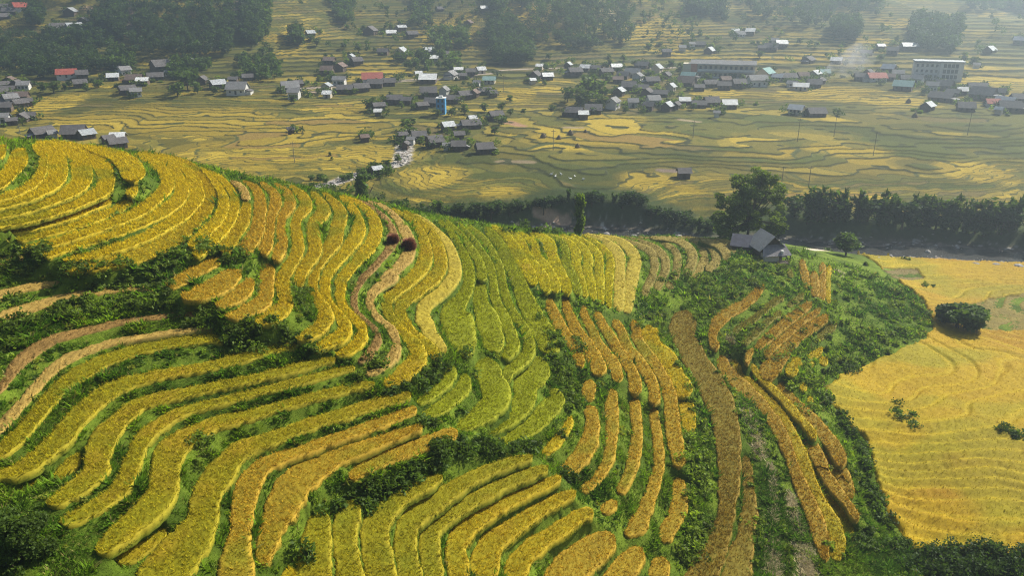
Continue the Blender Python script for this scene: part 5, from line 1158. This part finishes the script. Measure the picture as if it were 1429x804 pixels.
def shed(u, v, w, label, rot):
    e = house(u, v, w, 'd', 'field_hut', rot); tag(e, label, 'hut'); del e['_u']; return e
shed(954, 244, 17, 'small dark field hut standing alone beyond the river', 15)

# ---------------------------------------------------------------- trees
def make_tree_mesh(kind, seed, tone, ls, n):
    rg = random.Random(seed); bl = []; tops = []
    if kind == 'round':
        for i in range(9):
            a = rg.uniform(0, 2*pi); r = rg.uniform(0.05, 0.27); zz = rg.uniform(0.28, 0.82)
            bl.append((r*cos(a), r*sin(a), zz, rg.uniform(.16, .24), rg.uniform(.16, .24), rg.uniform(.12, .18)))
    elif kind == 'bamboo':
        for i in range(8):
            a = rg.uniform(0, 2*pi); r = rg.uniform(0.05, 0.26); hh = rg.uniform(0.55, 1.0)
            for j in range(4):
                t = (j+1)/4*hh; o = r*t*t*1.3; bl.append((o*cos(a), o*sin(a), t*0.93, .07+.03*(1-t), .07+.03*(1-t), .13))
    elif kind == 'poplar':
        for j in range(9):
            t = 0.22+j*0.085; bl.append((rg.uniform(-.05, .05), rg.uniform(-.05, .05), t, .11+.05*rg.random(), .11+.05*rg.random(), .09))
    for b in bl[:6]: tops.append(b[:3])
    rng = np.random.default_rng(seed); P, i = blob_pts(bl, n, rng); per = 0.7+0.6*rng.random(len(bl))
    c = GREENS[tone][None]*per[i][:, None]*(0.7+0.6*rng.random((n, 1)))
    V, F, C = leaves(P, np.full(n, ls), c, 0.3 if kind != 'bamboo' else 0.0, rng, 1.7 if kind != 'bamboo' else 3.0)
    cm = np_mesh('crown', V, F, M_LEAF, C)
    tm = trunk_mb(1.0, 0.028, tops, seed); me = bpy.data.meshes.new('trunk'); me.from_pydata(tm.v, [], tm.f); me.materials.append(M_BARK); me.update()
    return cm, me
TM = {}
def tree(name, loc, h, wide, kind, var, label, cat, group=None, tone=0, ls=None, n=None):
    key = (kind, var, tone, ls, n)
    if key not in TM: TM[key] = make_tree_mesh(kind, var*17+5, tone, (ls or 0.07), n or 420)
    cm, tm = TM[key]
    e = root(name, loc, random.uniform(0, 6.28), label, cat, group); e.scale = (h*wide, h*wide, h)
    a = link('crown', cm, e); b = link('trunk', tm, e); return e
# big spreading tree beside the farmhouse
def big_tree():
    x, y, z = [float(a) for a in at_depth(1043, 330, 187.0)]; z = float(ground(np.array([x]), np.array([y]))[0]); ZT = CAM_H-0.222*187-z; print('big tree base', z, 'height', ZT)
    e = root('spreading_tree', (x, y, z), 0, 'big spreading green tree standing behind the farmhouse', 'tree')
    s = 0.165; VS = (ZT-1.2)/(84*s)
    bl = []
    core = ((-42,-50,9),(-30,-62,12),(-15,-75,12),(2,-84,12),(15,-80,12),(28,-70,11),(38,-58,11),(42,-42,10),(28,-48,12),(10,-62,13),(-8,-55,12),(-25,-42,11),(-40,-34,8),(-46,-22,8),(-30,-22,9),(-14,-34,11),(5,-40,11),(20,-32,9),(40,-14,9),(-44,-12,9),(25,-12,9),(-8,-14,9),(40,-26,8),(-20,-10,8),(-38,-8,7),(8,-20,7))
    rg = random.Random(12)
    for du, dv, r in core:
        for _ in range(4):
            a, b = du+rg.gauss(0, r*0.55), dv+rg.gauss(0, r*0.5); q = r*rg.uniform(0.5, 0.9)
            bl.append((a*s*1.02, rg.uniform(-4.2, 4.2), max(1.0, -b*s*VS+0.2), q*s*1.25, q*s*1.35, q*s*0.8))
    link('crown', crown_mesh('crown', bl, 24000, 0.33, 2, 5), e)
    tops = [b[:3] for b in bl[::2]]; m = trunk_mb(10, 0.34, tops, 3, 0.05); m.build('trunk', M_BARK, e)
    return e
big_tree()
x, y, z = place(1092, 338)
tree('slender_tree', (x, y+6, z-2.5), 13.5, 0.75, 'poplar', 3, 'tall dark slender tree right behind the farmhouse roof', 'tree', None, 3, 0.05, 900)
x, y, z = place(1180, 357); 
tree('round_tree', (x, y, z), 6.6, 1.35, 'round', 4, 'small round dark tree alone on the slope by the river', 'tree', None, 0, 0.06, 1500)
x, y, z = place(1334, 458)
tree('bamboo_grove', (x, y, z-1.2), 7.2, 1.75, 'round', 8, 'dark bushy bamboo thicket on the golden bench at the right', 'bamboo', None, 0, 0.06, 3000)
def crest_tree(name, u, vtop, Y, wide, var, label, tone, n):
    x, y, zt = [float(a) for a in at_depth(u, vtop, Y)]; zg = float(ground(np.array([x]), np.array([y]))[0]); h = zt-zg
    tree(name, (x, y, zg-0.3), h*1.06, wide, 'poplar', var, label, 'tree', None, tone, 0.055, n)
crest_tree('creeper_tree', 810, 272, 172, 0.62, 6, 'narrow creeper-covered tree rising over the crest before the river', 1, 1500)
crest_tree('narrow_tree', 503, 246, 222, 0.7, 7, 'narrow dark tree beside the stream behind the ridge', 0, 900)
# bottom left bush tree, close to the viewer
def corner_tree():
    x, y, z = place(30, 790)
    e = root('bushy_tree', (x, y, z-0.5), 0, 'dark bushy tree filling the bottom left corner', 'tree')
    rg = random.Random(4); bl = []
    for i in range(26):
        a = rg.uniform(0, 2*pi); r = rg.uniform(0, 3.6); zz = rg.uniform(0.6, 3.8)-0.35*r*0.5
        bl.append((r*cos(a)-0.4, r*sin(a)*0.9, max(0.4, zz), rg.uniform(.6, 1.1), rg.uniform(.6, 1.1), rg.uniform(.45, .8)))
    link('crown', crown_mesh('crown', bl, 15000, 0.15, 0, 9), e); trunk_mb(4, 0.16, [b[:3] for b in bl[::3]], 2).build('trunk', M_BARK, e)
corner_tree()
# bamboo row on the far bank of the river
random.seed(11)
us = []
def bank_row(u0, u1, step, hlo, hhi, kindsel, off, group, labf, cat, name):
    lst = []; u = u0
    while u < u1: lst.append(u+random.uniform(-3, 3)); u += step*random.uniform(0.8, 1.2)
    for i, u in enumerate(lst):
        # walk the sight line to the bank line
        dx, dy, dz = ray(u, 330); k = float(dx/dy); y = 200.0
        for _ in range(12): y = float(_riv_y(k*y))+off+random.uniform(-.3, .3)
        x = k*y; z = float(ground(np.array([x]), np.array([y]))[0])
        h = random.uniform(hlo, hhi); kd = kindsel(i)
        tree(name, (x, y+random.uniform(-1.5, 1.5), z-0.4), h, {'bamboo':0.95,'round':1.3,'poplar':1.0}[kd], kd, i % 3, labf(i, len(lst)), cat, group, 0 if kd == 'bamboo' else 3, 0.075, 520)
bank_row(1106, 1470, 12.5, 6.5, 11.0, lambda i: 'bamboo' if i % 4 else 'round', 13, 'bamboos along the far river bank', lambda i, n: 'tall dark bamboo clump on the far river bank, '+('leftmost' if i == 0 else ORD[i]+' from the left' if i < n-1 else 'rightmost'), 'bamboo', 'bamboo_clump')
bank_row(556, 1000, 12, 3.4, 5.4, lambda i: 'round' if i % 5 else 'bamboo', 12, 'dark trees along the river left of the big tree', lambda i, n: 'low dark riverside tree left of the big tree, '+('leftmost' if i == 0 else ORD[i]+' from the left' if i < n-1 else 'rightmost'), 'tree', 'riverside_tree')
VT = {
 'in the tall clump among the village houses': [(822,142,34),(810,146,26),(834,140,28),(818,130,30),(838,150,20),(792,140,20)],
 'among the houses around the blue tower': [(576,150,9),(560,148,10),(610,160,12),(630,158,12),(648,156,14),(676,154,12),(700,150,12),(538,140,12),(515,150,16),(520,140,10)],
 'in the hamlet beside the stony stream': [(568,178,16),(575,186,14),(650,182,10),(598,184,10),(690,182,12),(700,170,12),(636,196,10),(692,208,8),(576,170,10)],
 'beside the road on the left': [(410,140,12),(262,122,24),(248,130,18),(276,126,14),(300,126,10),(392,128,12),(465,108,10),(445,112,10),(120,122,10),(75,126,14),(60,124,12),(135,118,10),(90,122,9)],
 'near the long school': [(950,96,16),(938,90,12),(968,86,10),(905,104,12),(1036,112,12),(1022,108,10),(1070,118,12),(925,112,10),(990,108,10)],
 'in the gardens of the middle village': [(852,88,10),(870,82,9),(885,88,8),(845,112,12),(712,140,10),(730,154,8),(712,158,10),(770,150,9),(760,114,8),(902,112,10),(930,146,10),(968,152,9),(872,156,10),(1003,70,10)],
 'beside the hazy right village': [(1228,82,9),(1205,82,10),(1180,88,8),(1345,82,12),(1360,86,12),(1346,104,8),(1290,128,9),(1378,126,9),(1350,140,8),(1098,116,10),(1060,76,9),(1115,60,9)],
 'among the left valley paddies': [(460,214,6),(70,196,8),(150,200,8),(463,219,5)],
 'by the stream behind the ridge': [(520,232,12),(540,228,12),(555,222,12),(480,248,9),(455,252,8),(435,248,8),(500,238,9),(530,246,6)],
 'on the terraced hillside': [(433,55,10),(442,62,10),(500,70,10),(480,64,8),(560,30,10),(640,30,10),(630,20,9),(700,60,10),(655,60,10),(540,12,8),(905,66,10),(920,60,8),(850,76,8),(765,80,9)],
}
for where, lst in VT.items():
    lst.sort()
    for i, (u, v, hp) in enumerate(lst):
        x, y, z = place(u, v+2); D_ = math.sqrt(x*x+y*y+(68-z)**2); h = hp*D_/F_PX*1.1
        tree('village_tree', (x, y, z-0.2), h, random.uniform(1.1, 1.5), 'round', i % 4, ordlab('leafy green tree '+where, i, len(lst)), 'tree', 'trees '+where, i % 2, 0.10, 260)

# ---------------------------------------------------------------- small things
# two burnt straw heaps on the ridge
def straw_heap(u, v, r, label):
    x, y, z = place(u, v); m = bpy.data.meshes.new('straw_heap'); n = 2600; rng = np.random.default_rng(int(u))
    d = rng.normal(size=(n, 3)); d /= np.linalg.norm(d, axis=1)[:, None]; d[:, 2] = np.abs(d[:, 2]); P = d*np.array((r*0.9, r*0.9, r*1.5))*(0.55+0.45*rng.random((n, 1)))
    C = np.array((0.24, 0.095, 0.050))[None]*(0.3+1.4*rng.random((n, 1)))
    V, F, Cc = blades(P, C, np.full(n, 0.7), 2, 1.6, 0.14)
    o = link('straw_heap', np_mesh('straw_heap', V, F, M_DRY, Cc)); o.location = (x, y, z); tag(o, label, 'straw heap', 'straw heaps on the ridge path')
straw_heap(549, 344, 0.75, 'sparser left one of two dark reddish straw heaps on the ridge path')
straw_heap(571, 352, 1.05, 'bigger right one of two dark reddish straw heaps on the ridge path')
# river boulders
M_ROCK = plain_mat('rock', (0.30,0.28,0.26), 0.35, 1.5, 0.85)
def rock_mesh(seed):
    import bmesh
    bm = bmesh.new(); bmesh.ops.create_icosphere(bm, subdivisions=2, radius=1); rg = np.random.default_rng(seed)
    for v in bm.verts:
        c = v.co; k = 0.75+0.5*float(fbm(np.array([c.x*1.3+seed]), np.array([c.y*1.3+c.z]), 5, 2)[0]); v.co = (c.x*k*1.2, c.y*k, c.z*k*0.7)
    me = bpy.data.meshes.new('boulder'); bm.to_mesh(me); bm.free(); me.materials.append(M_ROCK); return me
RM = [rock_mesh(i) for i in range(4)]
RK = [(947,324,1.5),(955,328,0.9),(962,326,0.7),(885,324,0.8),(846,322,0.9),(850,325,0.5),(990,330,0.7),(905,327,0.6),(1390,372,1.2),(1362,370,0.9),(1310,362,1.0),(1275,358,0.8),(1243,352,0.7),(1400,366,0.9),(1340,364,0.6),(1295,350,0.8),(1420,374,1.3),(1226,362,0.8)]
RK.sort()
for i, (u, v, r) in enumerate(RK):
    x, y, z = place(u, v); o = link('boulder', RM[i % 4]); o.location = (x, y, max(z, -0.5)+0.1*r); o.scale = (r, r, r); o.rotation_euler = (0, 0, i*1.3)
    tag(o, ordlab('grey boulder in the river bed', i, len(RK)), 'boulder', 'boulders in the river')
def stones():
    rng = np.random.default_rng(3); n = 900; xs = rng.uniform(-20, 175, n); ys = _riv_y(xs)+rng.normal(size=n)*5.5
    z = ground(xs, ys); k = (z < 1.5); P = np.c_[xs, ys, z][k]; s = 0.15+0.5*rng.random(len(P))**2
    x2 = STR[0]; m = 500; t = rng.random(m)*(len(STR)-1.01); i = t.astype(int); q = STR[i]*(1-(t-i))[:, None]+STR[i+1]*(t-i)[:, None]+rng.normal(size=(m, 2))*1.3
    P = np.concatenate([P, np.c_[q, ground(q[:, 0], q[:, 1])]]); s = np.concatenate([s, 0.2+0.5*rng.random(m)**2])
    ico = np.array([(0,0,1),(1,0,0),(0,1,0),(-1,0,0),(0,-1,0),(0,0,-1)], float); fc = np.array([(0,1,2),(0,2,3),(0,3,4),(0,4,1),(5,2,1),(5,3,2),(5,4,3),(5,1,4)])
    V = (P[:, None]+ico[None]*s[:, None, None]*(0.7+0.6*rng.random((len(P), 6, 1)))*np.array((1.2, 1, .6))).reshape(-1, 3); F = (fc[None]+6*np.arange(len(P))[:, None, None]).reshape(-1, 3)
    tag(link('river_stones', np_mesh('river_stones', V, F, M_ROCK)), 'loose grey stones in the river and its side stream', None, None, 'stuff')
stones()
# power poles
W_POLE = plain_mat('concrete_pole', (0.16,0.15,0.14), 0.15, 1, 0.8)
PL = sorted([(1113,196,9),(1164,188,9),(1219,214,9),(1350,188,10),(772,206,8),(703,128,9),(967,192,7),(411,226,8),(28,186,6),(1090,262,7),(1128,262,7)])
for i, (u, v, h) in enumerate(PL):
    x, y, z = place(u, v); e = root('power_pole', (x, y, z), 0.3, ordlab('grey power pole standing in the valley paddies', i, len(PL)), 'power pole', 'power poles in the valley')
    MB().tube([(0, 0, -0.3), (0, 0, h)], [0.13, 0.08], 8).build('shaft', W_POLE, e); MB().box(-1.0, 1.0, -0.06, 0.06, h-0.75, h-0.6).build('crossarm', W_POLE, e)
# white ducks by the paddies
M_WHITE = plain_mat('white_feather', (0.8,0.8,0.78), 0.05, 1, 0.8)
def duck_mesh():
    m = MB(); m.tube([(-0.42, 0, 0.28), (-0.2, 0, 0.30), (0.12, 0, 0.30), (0.32, 0, 0.34), (0.38, 0, 0.52), (0.42, 0, 0.66), (0.52, 0, 0.68), (0.64, 0, 0.65)], [0.03, 0.17, 0.20, 0.11, 0.06, 0.08, 0.06, 0.02], 8)
    for s in (-.08, .08): m.tube([(0.02, s, 0.16), (0.03, s, 0)], [0.02, 0.02], 4)
    me = bpy.data.meshes.new('duck'); me.from_pydata(m.v, [], m.f); me.materials.append(M_WHITE); me.update(); return me
dm = duck_mesh(); DK = sorted([(769,242),(775,245),(783,242),(796,249),(802,245),(814,249)])
for i, (u, v) in enumerate(DK):
    x, y, z = place(u, v); o = link('duck', dm); o.location = (x, y, z); o.rotation_euler = (0, 0, i*1.1); o.scale = (1.3, 1.3, 1.3)
    tag(o, ordlab('white duck on the paddies beyond the river', i, len(DK)), 'duck', 'white ducks beyond the river')
# straw stacks in the valley
SK = sorted([(758,190,1.2),(780,192,1.0),(796,187,1.3),(806,204,1.0),(1277,160,1.3),(1268,141,1.2),(817,183,.8)])
for i, (u, v, r) in enumerate(SK):
    x, y, z = place(u, v); m = MB(); m.tube([(0, 0, -0.2), (0, 0, 0.5), (0, 0, 1.2), (0, 0, 1.9)], [1.0, 1.05, 0.7, 0.1], 10)
    o = m.build('straw_stack', plain_mat('old_straw', (0.12,0.09,0.05), 0.3, 1.5, 0.9) if i == 0 else bpy.data.materials['old_straw']); o.location = (x, y, z); o.scale = (r, r, r*0.9)
    tag(o, ordlab('dark round straw stack in the valley fields', i, len(SK)), 'straw stack', 'straw stacks in the valley')

# ---------------------------------------------------------------- smoke and haze
def smoke():
    m, nt, out = new_mat('smoke'); v = N(nt, 'ShaderNodeVolumePrincipled'); v.inputs['Color'].default_value = (0.85, 0.88, 0.95, 1); v.inputs['Anisotropy'].default_value = 0.3
    n = noise(nt, 0.10, 4, 0.7); d = ramp(nt, n, 0.42, 0.75, 0.0, 0.10); nt.links.new(d, v.inputs['Density']); nt.links.new(v.outputs[0], out.inputs[1])
    x, y, z = place(1162, 110); mb = MB(); mb.tube([(0, 0, -0.5), (5, 2, 3), (14, 5, 8), (26, 8, 15)], [2.0, 5.0, 7.5, 9.0], 14)
    o = mb.build('smoke', m); o.location = (x-6, y, z); tag(o, 'thin white smoke drifting over the village', None, None, 'stuff')
smoke()
def haze():
    m, nt, out = new_mat('haze'); v = N(nt, 'ShaderNodeVolumePrincipled'); v.inputs['Color'].default_value = (0.68, 0.85, 1.0, 1)
    v.inputs['Density'].default_value = HAZE_D; v.inputs['Anisotropy'].default_value = 0.70
    nt.links.new(v.outputs[0], out.inputs[1])
    MB().box(-4100, 4100, -4100, 4100, -80, 300).build('haze', m)
    tag(bpy.data.objects['haze'], 'pale blue morning haze filling the valley', None, None, 'stuff')
HAZE_D = 0.00066
haze()
for _o in bpy.data.objects:
    if _o.parent is None and 'label' in _o.keys() and len(_o['label'].replace(',', '').split()) > 16: print('LONG', _o.name, _o['label'])
